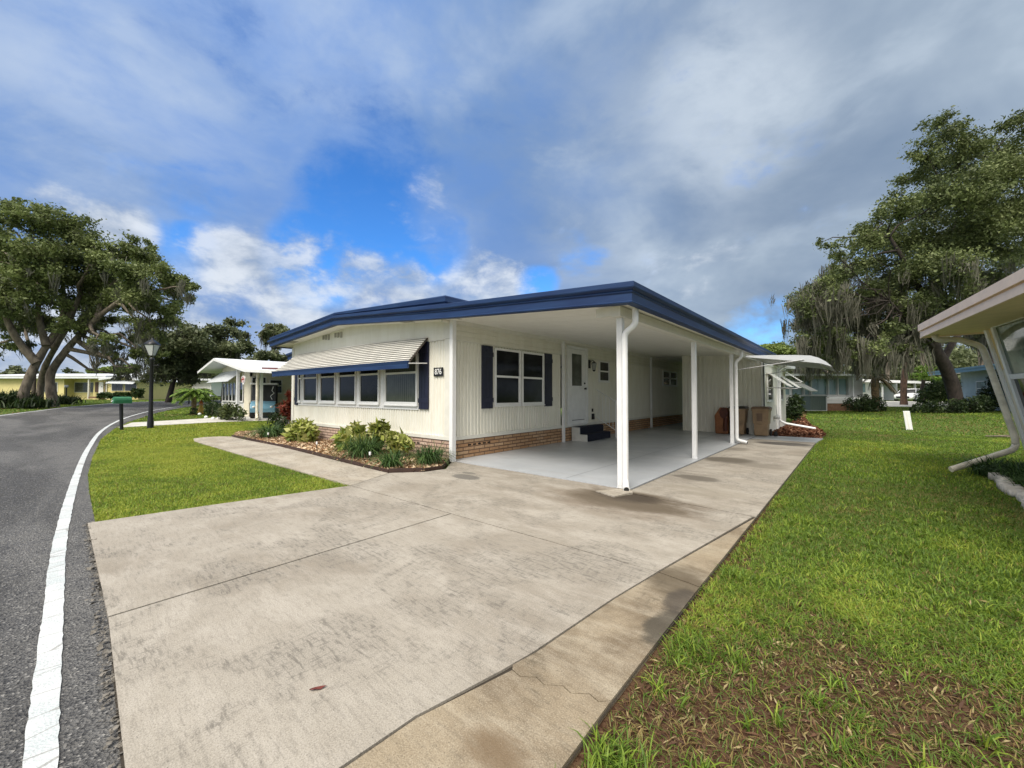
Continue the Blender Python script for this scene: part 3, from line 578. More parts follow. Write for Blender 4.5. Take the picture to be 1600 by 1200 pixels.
# soffit and carport ceiling
c = MB()
for x0, x1 in ((-14.9, -10.4), (-10.4, -6.0)):
    c.hexa([(x0, 5.02, zbot(x0)+.03), (x1, 5.02, zbot(x1)+.03), (x1, YF+.02, zbot(x1)+.03), (x0, YF+.02, zbot(x0)+.03), (x0, 5.02, zbot(x0)+.05), (x1, 5.02, zbot(x1)+.05), (x1, YF+.02, zbot(x1)+.05), (x0, YF+.02, zbot(x0)+.05)])
c.hexa([(-14.9, YF, 2.96), (XL, YF, 2.99), (XL, YB, 2.99), (-14.9, YB, 2.96), (-14.9, YF, 2.98), (XL, YF, 3.01), (XL, YB, 3.01), (-14.9, YB, 2.98)])
c.build('soffit', M['ceiling_panel'], house)
c = MB(); zc = lambda x: 2.885+(2.60-2.885)*(x+6.3)/(4.0)
npan = 26
for i in range(npan):                                # pan panels running out from the house
    y0 = 5.04+i*(12.2/npan); y1 = y0+12.2/npan
    c.hexa([(-6.3, y0+.006, zc(-6.3)), (-2.26, y0+.006, zc(-2.26)), (-2.26, y1-.006, zc(-2.26)), (-6.3, y1-.006, zc(-6.3)), (-6.3, y0+.006, zc(-6.3)+.05), (-2.26, y0+.006, zc(-2.26)+.05), (-2.26, y1-.006, zc(-2.26)+.05), (-6.3, y1-.006, zc(-6.3)+.05)])
c.hexa([(-6.3, 5.04, zc(-6.3)+.012), (-2.26, 5.04, zc(-2.26)+.012), (-2.26, 17.3, zc(-2.26)+.012), (-6.3, 17.3, zc(-6.3)+.012), (-6.3, 5.04, 2.99), (-2.26, 5.04, 2.78), (-2.26, 17.3, 2.78), (-6.3, 17.3, 2.99)])
c.hexa([(-6.3, 17.3, 2.87), (-4.7, 17.3, 2.77), (-4.7, YB, 2.77), (-6.3, YB, 2.87), (-6.3, 17.3, 2.97), (-4.7, 17.3, 2.9), (-4.7, YB, 2.9), (-6.3, YB, 2.97)])
c.build('carport_ceiling', M['ceiling_panel'], house)
c = MB(); c.box(-2.64, -2.50, 5.30, 15.6, 2.46, 2.60); c.fbox(FS, 5.2, YB, .022, .07, 2.80, 2.90); c.box(-2.9, -2.645, 5.33, 5.39, 2.48, 2.61); c.build('carport_beam', M['cream_trim'], house)
# carport posts
def post(x, y, z1, wdt=.075, name='post'):
    p = MB(); p.box(x-wdt/2, x+wdt/2, y-wdt/2, y+wdt/2, 0.0, z1)
    for s in (-1, 1): p.box(x+s*wdt*.28-.012, x+s*wdt*.28+.012, y-wdt/2-.004, y-wdt/2+.002, 0.02, z1-.01)
    q = p.build(name, M['white_paint'], house)
    p = MB()
    for s in (-1, 1): p.lathe((x+s*.017, y-wdt/2-.006, .05), [(0.001, -.006), (.006, -.004), (.006, .004), (.001, .006)], 6)
    p.box(x-wdt/2-.006, x+wdt/2+.006, y-wdt/2-.006, y+wdt/2+.006, 0.006, .012); p.build('base_plate', M['white_paint'], q)
for y in (5.47, 8.98, 12.4): post(-2.58, y, 2.465, .085)
post(-6.16, 5.40, 2.86, .095)
for y in (9.57, 13.0, 16.0): post(-6.24, y, 2.84, .07)
def pipe(path, wx=.05, wy=.035, name='downspout', outlet=True, parent=None, mm='white_paint'):
    p = MB(); p.tube(path, [max(wx, wy)]*len(path), 8, True, True, (wx/max(wx, wy), wy/max(wx, wy)))
    q = p.build(name, M[mm], parent or house)
    if outlet:
        a = np.array(path[-1]); d_ = unit(a-np.array(path[-2])); p = MB(); p.tube([a-d_*.005, a+d_*.004], [wx*.8]*2, 8); p.build('outlet', M['black_rubber'], q)
    return q
def arc(pts, r=.09, n=5):                            # round the corners of a path
    P = [np.array(p, float) for p in pts]; out = [P[0]]
    for i in range(1, len(P)-1):
        a = P[i]+unit(P[i-1]-P[i])*r; b = P[i]+unit(P[i+1]-P[i])*r
        for j in range(n+1): t = j/n; out.append((1-t)**2*a+2*t*(1-t)*P[i]+t*t*b)
    return out+[P[-1]]
pipe(arc([(-2.34, 5.44, 2.56), (-2.34, 5.44, 2.33), (-2.485, 5.40, 2.22), (-2.485, 5.40, .10), (-2.40, 5.24, .045)], .07), .046, .046)
pipe(arc([(-2.34, 12.42, 2.56), (-2.34, 12.42, 2.36), (-2.47, 12.40, 2.24), (-2.47, 12.40, .10), (-2.22, 12.38, .05)], .07), .046, .046)
# windows and openings
def window(F, a0, a1, z0, z1, glass='glass', split=.5, fw=.045, parent=house, d=.0, name='window', grille=0, sash=True):
    p = MB(); dd = .045
    p.fbox(F, a0, a0+fw, d, d+dd, z0, z1); p.fbox(F, a1-fw, a1, d, d+dd, z0, z1); p.fbox(F, a0+fw, a1-fw, d, d+dd, z0, z0+fw); p.fbox(F, a0+fw, a1-fw, d, d+dd, z1-fw, z1)
    zm = z0+(z1-z0)*split
    if split < 1: p.fbox(F, a0+fw, a1-fw, d, d+dd-.004, zm-.024, zm+.024)
    if sash:                                        # slimmer sash frame in the lower light
        zt = zm-.024 if split < 1 else z1-fw; s = .018
        p.fbox(F, a0+fw, a0+fw+s, d, d+.030, z0+fw, zt); p.fbox(F, a1-fw-s, a1-fw, d, d+.030, z0+fw, zt); p.fbox(F, a0+fw+s, a1-fw-s, d, d+.030, z0+fw, z0+fw+s)
    for i in range(grille): q = a0+fw+(a1-a0-2*fw)*(i+1)/(grille+1); p.fbox(F, q-.008, q+.008, d, d+.024, z0+fw, z1-fw)
    p.fbox(F, a0-.01, a1+.01, d, d+dd+.022, z0-.022, z0)
    o = p.build(name, M['window_frame'], parent)
    spans = [(z0+fw, zm-.024), (zm+.024, z1-fw)] if split < 1 else [(z0+fw, z1-fw)]
    for (s0, s1) in spans:
        g_ = MB(); g_.fbox(F, a0+fw, a1-fw, d+.004, d+.016, s0, s1); g_.build('pane', M[glass], o)
    return o
for (a0, a1) in ((-13.42, -12.40), (-12.24, -11.26), (-11.09, -10.11), (-9.95, -8.98)): window(FF, a0, a1, 1.10, 2.34, 'glass_screened', .61)
window(FF, -8.76, -7.42, 1.10, 2.34, 'glass_curtain', .60, .055)
window(FF, -13.80, -13.56, 1.10, 2.34, 'glass_screened', .61, .035)
m_ = MB()
for a in (-13.56, -12.32, -11.175, -10.03, -8.87): m_.fbox(FF, a-.06, a+.06, .0, .022, 1.05, 2.36)
m_.fbox(FF, -13.8, -7.40, .0, .02, 1.0, 1.08); m_.build('mullion', M['white_paint'], house)
def shutter(F, a0, a1, z0, z1):
    p = MB(); p.fbox(F, a0, a1, .004, .03, z0, z1)
    p.fbox(F, a0-.012, a1+.012, .03, .045, z0+.14, z0+.24); p.fbox(F, a0-.012, a1+.012, .03, .045, z1-.24, z1-.14)
    n = 3; wd = (a1-a0)/n
    for i in range(n): p.fbox(F, a0+i*wd+.004, a0+(i+1)*wd-.004, .03, .037, z0, z1)
    return p.build('shutter', M['shutter'], house, .003)
shutter(FF, -7.37, -7.04, 1.02, 2.50); shutter(FF, -14.06, -13.82, 1.0, 2.45)
shutter(FS, 6.35, 6.70, 1.03, 2.44); shutter(FS, 8.73, 9.06, 1.03, 2.44)
window(FS, 6.76, 7.70, 1.08, 2.42, 'glass_screened', .51, .05); window(FS, 7.75, 8.68, 1.08, 2.42, 'glass_screened', .51, .05)
window(FS, 11.72, 12.42, 1.76, 2.44, 'glass', .5, .045, sash=False)
window(FS, 17.4, 18.25, 1.72, 2.38, 'glass', .5, .05, sash=False); window(FS, 18.3, 19.2, 1.72, 2.38, 'glass', .5, .05, sash=False)
# carport door
p = MB(); p.fbox(FS, 9.80, 9.90, 0, .055, .45, 2.76); p.fbox(FS, 10.86, 10.96, 0, .055, .45, 2.76); p.fbox(FS, 9.90, 10.86, 0, .055, 2.68, 2.76); p.fbox(FS, 9.90, 10.86, .0, .07, .44, .50); p.build('door_frame', M['white_paint'], house)
p = MB(); p.fbox(FS, 9.905, 10.855, .004, .034, .50, 2.675)
for (a0, a1, z0, z1) in ((10.0, 10.66, .66, 1.46),): p.fbox(FS, a0, a1, .034, .044, z0, z1)
p.fbox(FS, 10.0, 10.04, .034, .05, 1.56, 2.58); p.fbox(FS, 10.60, 10.64, .034, .05, 1.56, 2.58); p.fbox(FS, 10.04, 10.60, .034, .05, 1.56, 1.60); p.fbox(FS, 10.04, 10.60, .034, .05, 2.54, 2.58)
door = p.build('door', M['white_paint'], house, .003)
p = MB(); p.fbox(FS, 10.04, 10.60, .034, .040, 1.60, 2.54); p.build('pane', M['glass_grey'], door)
p = MB(); p.tube([FS.p(10.77, .03, 1.52), FS.p(10.77, .075, 1.52)], .022, 10); p.tube([FS.p(10.77, .075, 1.52), FS.p(10.77, .10, 1.52)], .032, 10); p.build('door_knob', M['black_metal'], door)
p = MB(); p.tube([FS.p(10.77, .03, 1.68), FS.p(10.77, .06, 1.68)], .028, 10); p.build('deadbolt', M['black_metal'], door)
p = MB(); p.fbox(FS, 10.06, 10.75, .035, .045, .585, .60); p.build('door_sweep', M['black_rubber'], door)
# wall lantern
p = MB(); p.fbox(FS, 11.08, 11.17, .0, .03, 2.16, 2.42); p.tube(arc([FS.p(11.125, .03, 2.33), FS.p(11.125, .12, 2.42), FS.p(11.125, .17, 2.36)], .04), .010, 6)
c0 = FS.p(11.125, .17, 0); p.lathe((c0[0], c0[1], 2.36), [(.006, .02), (.03, 0), (.085, -.045), (.085, -.055)], 6, smooth=False)
for q in range(6): an = math.pi*q/3; p.tube([(c0[0]+.08*math.cos(an), c0[1]+.08*math.sin(an), 2.31), (c0[0]+.045*math.cos(an), c0[1]+.045*math.sin(an), 2.10)], .006, 4)
p.lathe((c0[0], c0[1], 2.08), [(.01, -.03), (.05, 0), (.05, .02)], 6, smooth=False)
ln_ = p.build('wall_lantern', M['black_metal'], house)
p = MB(); p.lathe((c0[0], c0[1], 2.10), [(.038, 0), (.07, .20)], 6, smooth=False); p.build('lantern_glass', mat('lantern_glass', (.45, .46, .44), .15), ln_)
p = MB(); p.fbox(FS, 11.26, 11.36, 0, .05, .56, .74); p.fbox(FS, 11.24, 11.30, .05, .09, .58, .65); p.fbox(FS, 11.27, 11.31, .0, .04, .80, .90); p.build('outlet_box', M['black_metal'], house)
# address plate
p = MB(); p.fbox(FF, -6.86, -6.555, .012, .028, 1.73, 1.915); plate = p.build('address_plate', M['black_metal'], house, .004)
def text(s, size, pos, rot, m, parent, depth=.004, sx=1.0):
    cu = bpy.data.curves.new('t', 'FONT'); cu.body = s; cu.size = size; cu.extrude = depth; cu.align_x = 'CENTER'; cu.align_y = 'CENTER'; cu.offset = size*.012
    o = bpy.data.objects.new('t', cu); COL.objects.link(o); dg = bpy.context.evaluated_depsgraph_get(); me = bpy.data.meshes.new_from_object(o.evaluated_get(dg)); bpy.data.objects.remove(o)
    mx = Matrix.Translation(Vector(tuple(float(q) for q in np.array(pos)-root_loc(parent)))) @ rot.to_matrix().to_4x4() @ Matrix.Diagonal((sx, 1, 1, 1)); me.transform(mx); me.materials.clear(); me.materials.append(m)
    q = bpy.data.objects.new('lettering', me); COL.objects.link(q); q.parent = parent; return q
from mathutils import Euler
text('876', .165, FF.p(-6.705, .031, 1.822), Euler((math.pi/2, 0, 0)), M['white_paint'], plate, .002, .92)
# gable vents, soffit vents
for a0 in (-12.1, -11.35):
    p = MB()
    for i in range(3): p.fbox(FF, a0+i*.17, a0+i*.17+.10, .013, .03, 2.98-.02*i, 3.10)
    p.build('gable_vent', M['cream_trim'] if 0 else mat('vent_grey', (.33, .32, .27), .8), house)
for (x, y) in ((-7.55, 5.25), (-13.7, 5.25)):
    p = MB(); z = zbot(x)+.026; sl = (zbot(x+.3)-zbot(x-.3))/.6
    p.hexa([(x-.2, y-.1, z-.2*sl-.006), (x+.2, y-.1, z+.2*sl-.006), (x+.2, y+.1, z+.2*sl-.006), (x-.2, y+.1, z-.2*sl-.006), (x-.2, y-.1, z-.2*sl+.006), (x+.2, y-.1, z+.2*sl+.006), (x+.2, y+.1, z+.2*sl+.006), (x-.2, y+.1, z-.2*sl+.006)]); p.build('soffit_vent', MATS['vent_grey'], house)
# front awning: overlapping pans with a navy valance
aw = MB(); ab = MB(); NS = 12
W0 = [(-13.75, 5.45, 2.66), (-9.06, 5.45, 2.65), (-7.05, 5.45, 2.60)]; O0 = [(-13.85, 4.72, 2.03), (-9.06, 4.90, 2.03), (-7.02, 4.93, 2.02)]
W0 = [np.array(q) for q in W0]; O0 = [np.array(q) for q in O0]
for j in range(2):
    dn = np.array([0, .020, -.045]); ab.hexa([O0[j]+dn, O0[j+1]+dn, W0[j+1]+dn, W0[j]+dn]+[q+dn*.6 for q in (O0[j], O0[j+1], W0[j+1], W0[j])])
    for i in range(NS):
        t0, t1 = i/NS, (i+.60)/NS; L4 = lambda t, u: [W0[j]+(O0[j]-W0[j])*t+np.array([0, -.005, .008])*u, W0[j+1]+(O0[j+1]-W0[j+1])*t+np.array([0, -.005, .008])*u]
        a = L4(t0, .1); b_ = L4((t0+t1)/2, 1.3); c_ = L4(t1, .7); d_ = L4(t1, -.8)
        aw.quad(a[0], b_[0], b_[1], a[1]); aw.quad(b_[0], c_[0], c_[1], b_[1]); aw.quad(c_[0], d_[0], d_[1], c_[1])
        for e, s_ in ((0, -1), (1, 1)): aw.add([a[e], b_[e], c_[e], d_[e]], [(0, 1, 2, 3)])
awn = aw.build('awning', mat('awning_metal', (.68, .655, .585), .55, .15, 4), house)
ab.build('awning_gap_shade', mat('gap_shade_brown', (.07, .055, .045), .7), awn)  # dark backing sheet; its colour paints in the shade between the slats
av = MB()
for j in range(2):
    a, b_ = O0[j], O0[j+1]; o1 = np.array([0, -.05, 0])
    for (z0, z1, o2) in ((-.13, -.045, .0), (-.045, .03, .018)): av.hexa([a+o1*.2+[0, 0, z0], b_+o1*.2+[0, 0, z0], b_+[0, .03, z0], a+[0, .03, z0], a+o1*.2+[0, -o2, z1], b_+o1*.2+[0, -o2, z1], b_+[0, .03, z1], a+[0, .03, z1]])
for e, s in ((0, -1), (2, 1)):
    a, b_ = O0[e], W0[e]
av.build('valance', M['blue'], awn)
for i in (0, 1, 2): p = MB(); p.tube([O0[i]+[0, .02, -.03], (W0[i][0], 5.44, 2.02)], .012, 6); p.build('awning_arm', M['white_paint'], awn)
# entry cover and rail on the far side of the house
p = MB(); p.hexa([(-16.0, 6.0, 2.60), (XL, 6.0, 2.72), (XL, 12, 2.72), (-16.0, 12, 2.60), (-16.0, 6.0, 2.66), (XL, 6.0, 2.78), (XL, 12, 2.78), (-16.0, 12, 2.66)])
cov = p.build('entry_cover', M['ceiling_panel'], house)
p = MB(); fascia(p, [(-16.02, 12, 2.60, .25), (-16.02, 5.98, 2.60, .25), (XL, 5.98, 2.72, .27)], PR1); p.build('fascia', M['blue'], cov)
# utility room at the back of the carport
u = MB(); FU = Fr((0, 15.6), (1, 0), (0, -1)); FR_ = Fr((-2.3, 0), (0, 1), (1, 0))
ribs(u, FU, -4.9, -2.3, .0, lambda a: 2.79+(2.61-2.79)*(a+4.9)/2.6, .13, .014); ribs(u, FR_, 15.6, 21.2, .0, 2.48, .30, .010)
u.quad((-4.9, 15.6, 0), (-4.9, 21.2, 0), (-4.9, 21.2, 2.7), (-4.9, 15.6, 2.7)); u.quad((-4.9, 21.2, 0), (-2.3, 21.2, 0), (-2.3, 21.2, 2.5), (-4.9, 21.2, 2.7))
util = u.build('utility_room', M['siding'], house)
u = MB(); u.fbox(FU, -2.36, -2.27, .002, .03, .01, 2.48); u.fbox(FR_, 15.57, 15.66, .002, .03, .01, 2.48); u.fbox(FR_, 18.5, 18.85, .002, .05, .01, 2.48); u.fbox(FR_, 15.66, 21.2, .002, .035, 2.36, 2.44); u.build('corner_trim', M['white_paint'], util)
u = MB(); u.hexa([(-5, 17.4, 2.66), (-1.95, 17.4, 2.44), (-1.95, 21.4, 2.44), (-5, 21.4, 2.66), (-5, 17.4, 2.78), (-1.95, 17.4, 2.56), (-1.95, 21.4, 2.56), (-5, 21.4, 2.78)]); u.build('roof', M['white_roof'], util)
window(FR_, 16.25, 17.35, 1.10, 2.05, 'glass', .5, .04, util); window(FR_, 19.1, 20.2, 1.10, 2.05, 'glass', .5, .04, util)
for (y0, y1, z1) in ((16.15, 17.45, 2.10), (18.95, 20.3, 2.10), (20.4, 21.2, 2.35)):
    q = MB(); n = 9
    for i in range(n):
        t0 = i/n; x0 = -2.28+.62*t0; z0 = z1-.50*t0; q.hexa([(x0, y0, z0-.012), (x0+.085, y0, z0-.05), (x0+.085, y1, z0-.05), (x0, y1, z0-.012), (x0+.004, y0, z0), (x0+.089, y0, z0-.036), (x0+.089, y1, z0-.036), (x0+.004, y1, z0)])
    q2 = q.build('awning', M['white_metal'], util)
    for y in (y0, y1): q = MB(); q.tube([(-2.28, y, z1-.52), (-1.66, y, z1-.53)], .012, 6); q.build('awning_arm', M['steel'], util)
pipe(arc([(-1.98, 18.7, 2.46), (-2.22, 18.72, 2.3), (-2.22, 18.72, .32), (-2.05, 18.8, .22), (-1.15, 19.1, .05)], .06), .05, .04, parent=util)
p = MB(); p.tube(arc([(-2.27, 17.6, .9), (-2.2, 17.6, .95), (-2.2, 17.6, .7), (-2.2, 17.75, .5), (-2.2, 17.9, .62)], .03), .012, 6); p.lathe((-2.2, 17.75, .42), [(.02, 0), (.09, .02), (.1, .12), (.05, .16)], 8); p.build('hose_bib', M['white_paint'], util)
# flat aluminium side canopy with struts
cn = MB(); prof = [(-2.24, 2.40), (-1.7, 2.38), (-1.1, 2.345), (-.82, 2.315), (-.66, 2.25), (-.52, 2.15), (-.40, 2.02)]
for y0, y1 in ((12.45, 15.6),):
    n = len(prof); top = [(x, y, z) for y in (y0, y1) for x, z in prof]; bot = [(x, y, z-.02) for y in (y0, y1) for x, z in prof]
    cn.add(top+bot, [(i, i+1, n+i+1, n+i) for i in range(n-1)]+[(2*n+i+1, 2*n+i, 3*n+i, 3*n+i+1) for i in range(n-1)])
    for y in (y0, y1):
        e = [(x, z) for x, z in prof]; pts = [(x, y, z) for x, z in e]+[(-.62, y, 2.11), (-.9, y, 2.16), (-2.24, y, 2.36)]
        cn.prism(pts, (0, .015, 0))
can = cn.build('side_canopy', M['canopy'], house)
for (a, b_) in (((-2.45, 12.42, 2.02), (-.95, 12.44, 2.22)), ((-2.3, 15.58, 1.98), (-1.15, 15.55, 2.20)), ((-2.25, 15.0, 2.40), (-.75, 15.0, 2.30)), ((-2.25, 13.5, 2.40), (-.75, 13.5, 2.30)), ((-.62, 12.46, 2.10), (-.62, 15.58, 2.10))): cn = MB(); cn.tube([a, b_], .012, 6); cn.build('strut', M['steel'], can)

# steps with rail at the carport door
st = thing('door_steps', (-6.0, 10.75, .006), 'two low white steps covered in navy carpet below the carport door', 'steps')
p = MB(); p.prism([(-6.26, 10.02, .006), (-5.76, 10.02, .006), (-5.76, 10.02, .20), (-6.0, 10.02, .20), (-6.0, 10.02, .395), (-6.26, 10.02, .395)], (0, 1.46, 0)); p.build('step', M['step_paint'], st, .006)
p = MB(); p.prism([(-5.745, 10.06, .012), (-5.745, 10.06, .212), (-5.985, 10.06, .212), (-5.985, 10.06, .407), (-6.25, 10.06, .407), (-6.25, 10.06, .396), (-5.999, 10.06, .396), (-5.999, 10.06, .2015), (-5.7585, 10.06, .2015), (-5.7585, 10.06, .012)], (0, 1.38, 0)); p.build('carpet', M['carpet'], st)
rl = thing('handrail', (-5.6, 11.56, 0), 'thin white metal handrail with balusters beside the carport steps', 'handrail')
p = MB(); p.box(-5.63, -5.57, 11.53, 11.59, 0, 1.16); p.build('post', M['white_paint'], rl)
p = MB(); p.tube([(-5.6, 11.56, 1.10), (-6.28, 11.56, 1.50)], .014, 6); p.build('rail', M['white_paint'], rl); p = MB(); p.tube([(-5.6, 11.56, .22), (-6.28, 11.56, .62)], .012, 6); p.build('rail', M['white_paint'], rl)
for i in range(5):
    x = -5.72-i*.12; z = (x+5.6)*-.588; p = MB(); p.tube([(x, 11.56, .22+z), (x, 11.56, 1.10+z)], .008, 6); p.build('baluster', M['white_paint'], rl)
hr = thing('handrail', (-14.75, 6.0, 0), 'white square handrail at the far left corner of the cream mobile home', 'handrail')
for (x, y) in ((-15.2, 5.75), (-14.75, 5.75)):
    p = MB(); p.box(x-.03, x+.03, y-.03, y+.03, 0, .98+(x+15.2)*.35); p.build('post', M['white_paint'], hr)
p = MB(); p.tube([(-15.3, 5.75, .96), (-14.4, 5.75, 1.28)], .03, 4); p.build('rail', M['white_paint'], hr)
# ================================================================== CARPORT CONTENTS
def make_bin(x, y, rz, label, lid_m):
    t = thing('wheelie_bin', (x, y, .006), label, 'wheelie bin', 'brown wheeled bins by the utility room')
    def P(px, py, pz): return (x+px*.88, y+py*.8, .006+pz*.96)
    p = MB()
    def ring(w, d, z, yo=0): return [P(-w, -d+yo, z), P(w, -d+yo, z), P(w, d+yo, z), P(-w, d+yo, z)]
    rs = [ring(.205, .25, .02), ring(.215, .27, .40, -.005), ring(.24, .28, .41, -.01), ring(.262, .31, .84), ring(.285, .33, .845), ring(.285, .33, .90)]
    p.add([q for r in rs for q in r], [(0, 3, 2, 1)]+[(i*4+j, i*4+(j+1) % 4, (i+1)*4+(j+1) % 4, (i+1)*4+j) for i in range(5) for j in range(4)]+[(20, 21, 22, 23)])
    b = p.build('body', M['bin'], t, .012)
    p = MB(); y0 = -.295
    p.hexa([P(-.115, y0-.012, .50), P(.06, y0-.012, .50), P(.06, y0+.04, .50), P(-.115, y0+.04, .50), P(-.12, y0-.03, .76), P(.065, y0-.03, .76), P(.065, y0+.04, .76), P(-.12, y0+.04, .76)]); pl = p.build('front_panel', M['bin_lid'], b, .004)
    p = MB(); p.hexa([P(-.125, y0-.016, .475), P(.07, y0-.016, .475), P(.07, y0+.03, .475), P(-.125, y0+.03, .475), P(-.125, y0-.016, .49), P(.07, y0-.016, .49), P(.07, y0+.03, .49), P(-.125, y0+.03, .49)])
    p.build('lift_bar', M['bin'], b); p = MB(); p.hexa([P(-.125, y0-.034, .785), P(.07, y0-.034, .785), P(.07, y0+.03, .785), P(-.125, y0+.03, .785), P(-.125, y0-.034, .80), P(.07, y0-.034, .80), P(.07, y0+.03, .80), P(-.125, y0+.03, .80)]); p.build('lift_bar', M['bin'], b)
    p = MB(); rs = [ring(.295, .345, .90), ring(.30, .35, .945), ring(.24, .27, .985)]
    p.add([q for r in rs for q in r], [(0, 3, 2, 1)]+[(i*4+j, i*4+(j+1) % 4, (i+1)*4+(j+1) % 4, (i+1)*4+j) for i in range(2) for j in range(4)]+[(8, 9, 10, 11)]); p.build('lid', M[lid_m], t, .02)
    p = MB(); p.tube([P(-.22, .36, .93), P(.22, .36, .93)], .018, 8); p.build('handle', M['black_rubber'], t)
    for s in (-1, 1):
        p = MB(); p.tube([P(s*.225, .25, .11), P(s*.275, .25, .11)], .11, 16); p.build('wheel', M['black_rubber'], t)
    t.rotation_euler.z = rz; return t
make_bin(-2.31, 15.24, R(0), 'brown wheeled bin nearest the lawn, right of the white downspout', 'bin_lid')
make_bin(-2.98, 15.28, R(0), 'brown wheeled bin with black lid half hidden behind the white carport post', 'bin_dark')
lg = thing('garden_ornament', (-3.46, 15.30, .006), 'rust brown slant-topped clay planter leaning by the utility room wall', 'planter')
p = MB(); X0, Y0 = -3.46, 15.30
pr = [(-.21, 0), (.18, 0), (.20, .45), (.17, .90), (-.06, .90), (-.23, .62), (-.22, .42)]
fr = [(X0+a, Y0-.22, .006+z) for a, z in pr]; bk = [(X0+a*.9, Y0+.2, .006+z*.97) for a, z in pr]; n = len(pr)
p.add(fr+bk, [tuple(range(n)), tuple(range(2*n-1, n-1, -1))]+[(i, n+i, n+(i+1) % n, (i+1) % n) for i in range(n)]); p.build('body', M['rust_wood'], lg, .03)
p = MB(); p.tube([(X0+.07, Y0-.25, .72), (X0+.07, Y0-.21, .72)], .16, 12, flat=(.8, 1.2)); p.tube([(X0+.12, Y0-.245, .12), (X0+.12, Y0-.21, .55)], .07, 6); p.build('hollow_shade', M['rust_shade'], lg)  # solid dark patches; shade of a hollow put into the colour
p = MB(); p.lathe((-1.96, 15.42, .0), [(.05, 0), (.06, .03), (.05, .12), (.02, .16)], 10); p.tube([(-1.96, 15.42, .10), (-1.90, 15.42, .20)], .012, 6); tag(p.build('door_stop', M['black_rubber']), 'small black stop on the slab right of the brown bin', 'door stop')
p = MB(); p.hexa([(-2.75, 5.02, .001), (-2.42, 4.90, .001), (-2.30, 5.22, .001), (-2.44, 5.42, .001), (-2.75, 5.02, .016), (-2.42, 4.90, .016), (-2.30, 5.22, .028), (-2.44, 5.42, .028)]); tag(p.build('splash_slab', M['walk']), 'thin concrete slab under the corner downspout of the carport', 'splash slab')
p = MB(); lf = G(497, 1077); vs = []
for i, (a, w_) in enumerate(((-.035, .0), (-.015, .013), (.01, .014), (.035, 0))): vs += [(lf[0]+a*.5-w_*.7, lf[1]+a*.9+w_*.4, .004+.006*abs(a)/.035), (lf[0]+a*.5+w_*.7, lf[1]+a*.9-w_*.4, .005+.006*(i % 2))]
p.add(vs, [(0, 2, 3, 1), (2, 4, 5, 3), (4, 6, 7, 5)]); tag(p.build('fallen_leaf', mat('dead_leaf', (.14, .03, .02), .7)), 'single dark red leaf lying on the driveway', 'leaf')

# ================================================================== STREET LAMP, MAILBOX
L0 = G(235, 668)
lp = thing('street_lamp', L0, 'black post lamp with a tapered glass lantern on the lawn edge', 'street lamp')
def LP(x, y, z): return (L0[0]+x, L0[1]+y, L0[2]+z)
p = MB(); p.lathe(LP(0, 0, -.03), [(.10, 0), (.10, .25), (.085, .32), (.07, .6), (.062, 1.2), (.055, 2.55), (.075, 2.58), (.075, 2.63), (.05, 2.68)], 12); p.build('post', M['black_metal'], lp)
p = MB(); p.tube([LP(0, 0, 2.35), LP(.17, .15, 2.35)], .016, 6); p.lathe(LP(.17, .15, 2.33), [(.01, 0), (.035, .02), (.01, .05)], 8); p.build('ladder_bar', M['black_metal'], lp)
p = MB(); p.lathe(LP(0, 0, 2.68), [(.05, 0), (.09, .03), (.09, .045)], 4); p.lathe(LP(0, 0, 3.12), [(.25, 0), (.26, .02), (.17, .12), (.10, .17), (.05, .20), (.03, .26), (.01, .28)], 4)
for q in range(4): an = math.pi/2*q; p.tube([LP(.09*math.cos(an), .09*math.sin(an), 2.70), LP(.24*math.cos(an), .24*math.sin(an), 3.13)], .012, 4)
hd = p.build('lantern', M['black_metal'], lp)
p = MB(); p.lathe(LP(0, 0, 2.72), [(.085, 0), (.225, .40)], 4, smooth=False); p.build('lantern_glass', mat('frosted_glass', (.50, .52, .50), .3), hd)
M0 = G(190, 671); mx_ = thing('mailbox', M0, 'green mailbox on a slim black post at the kerb near the lamp', 'mailbox')
def MP(a, b_, z): u = np.array([.25, -.97]); v = np.array([.97, .25]); return (M0[0]+u[0]*a+v[0]*b_, M0[1]+u[1]*a+v[1]*b_, M0[2]+z)
p = MB(); p.tube([MP(0, 0, -.03), MP(.03, .0, .92)], [.05, .055], 8); p.build('post', M['black_metal'], mx_)
green = mat('mailbox_green', (.03, .17, .075), .4, .2, 8)
def mbx(a0, b0, z0, L_, w_, h_, nm):
    p = MB(); pr = [(-w_, 0), (w_, 0), (w_, h_*.5)]+[(w_*math.cos(q), h_*.5+h_*.5*math.sin(q)) for q in (math.pi*.2, math.pi*.35, math.pi*.5, math.pi*.65, math.pi*.8)]+[(-w_, h_*.5)]
    P1 = [MP(a0-L_/2, b0+q, z0+z) for q, z in pr]; n = len(pr); d_ = np.array(MP(a0+L_/2, b0, z0))-np.array(MP(a0-L_/2, b0, z0)); p.prism(P1, d_); return p.build(nm, green, mx_)
bx_ = mbx(.0, 0, .93, .46, .12, .24, 'box')
p = MB(); p.tube([MP(.24, -.13, 1.00), MP(.23, .0, 1.04)], .025, 6); p.tube([MP(.18, -.14, 1.0), MP(-.12, -.14, 1.06)], .03, 6); p.build('flag', M['white_paint'], bx_)
p = MB(); p.tube([MP(.235, 0, 1.04), MP(.25, 0, 1.04)], .11, 10); p.build('door', green, bx_)
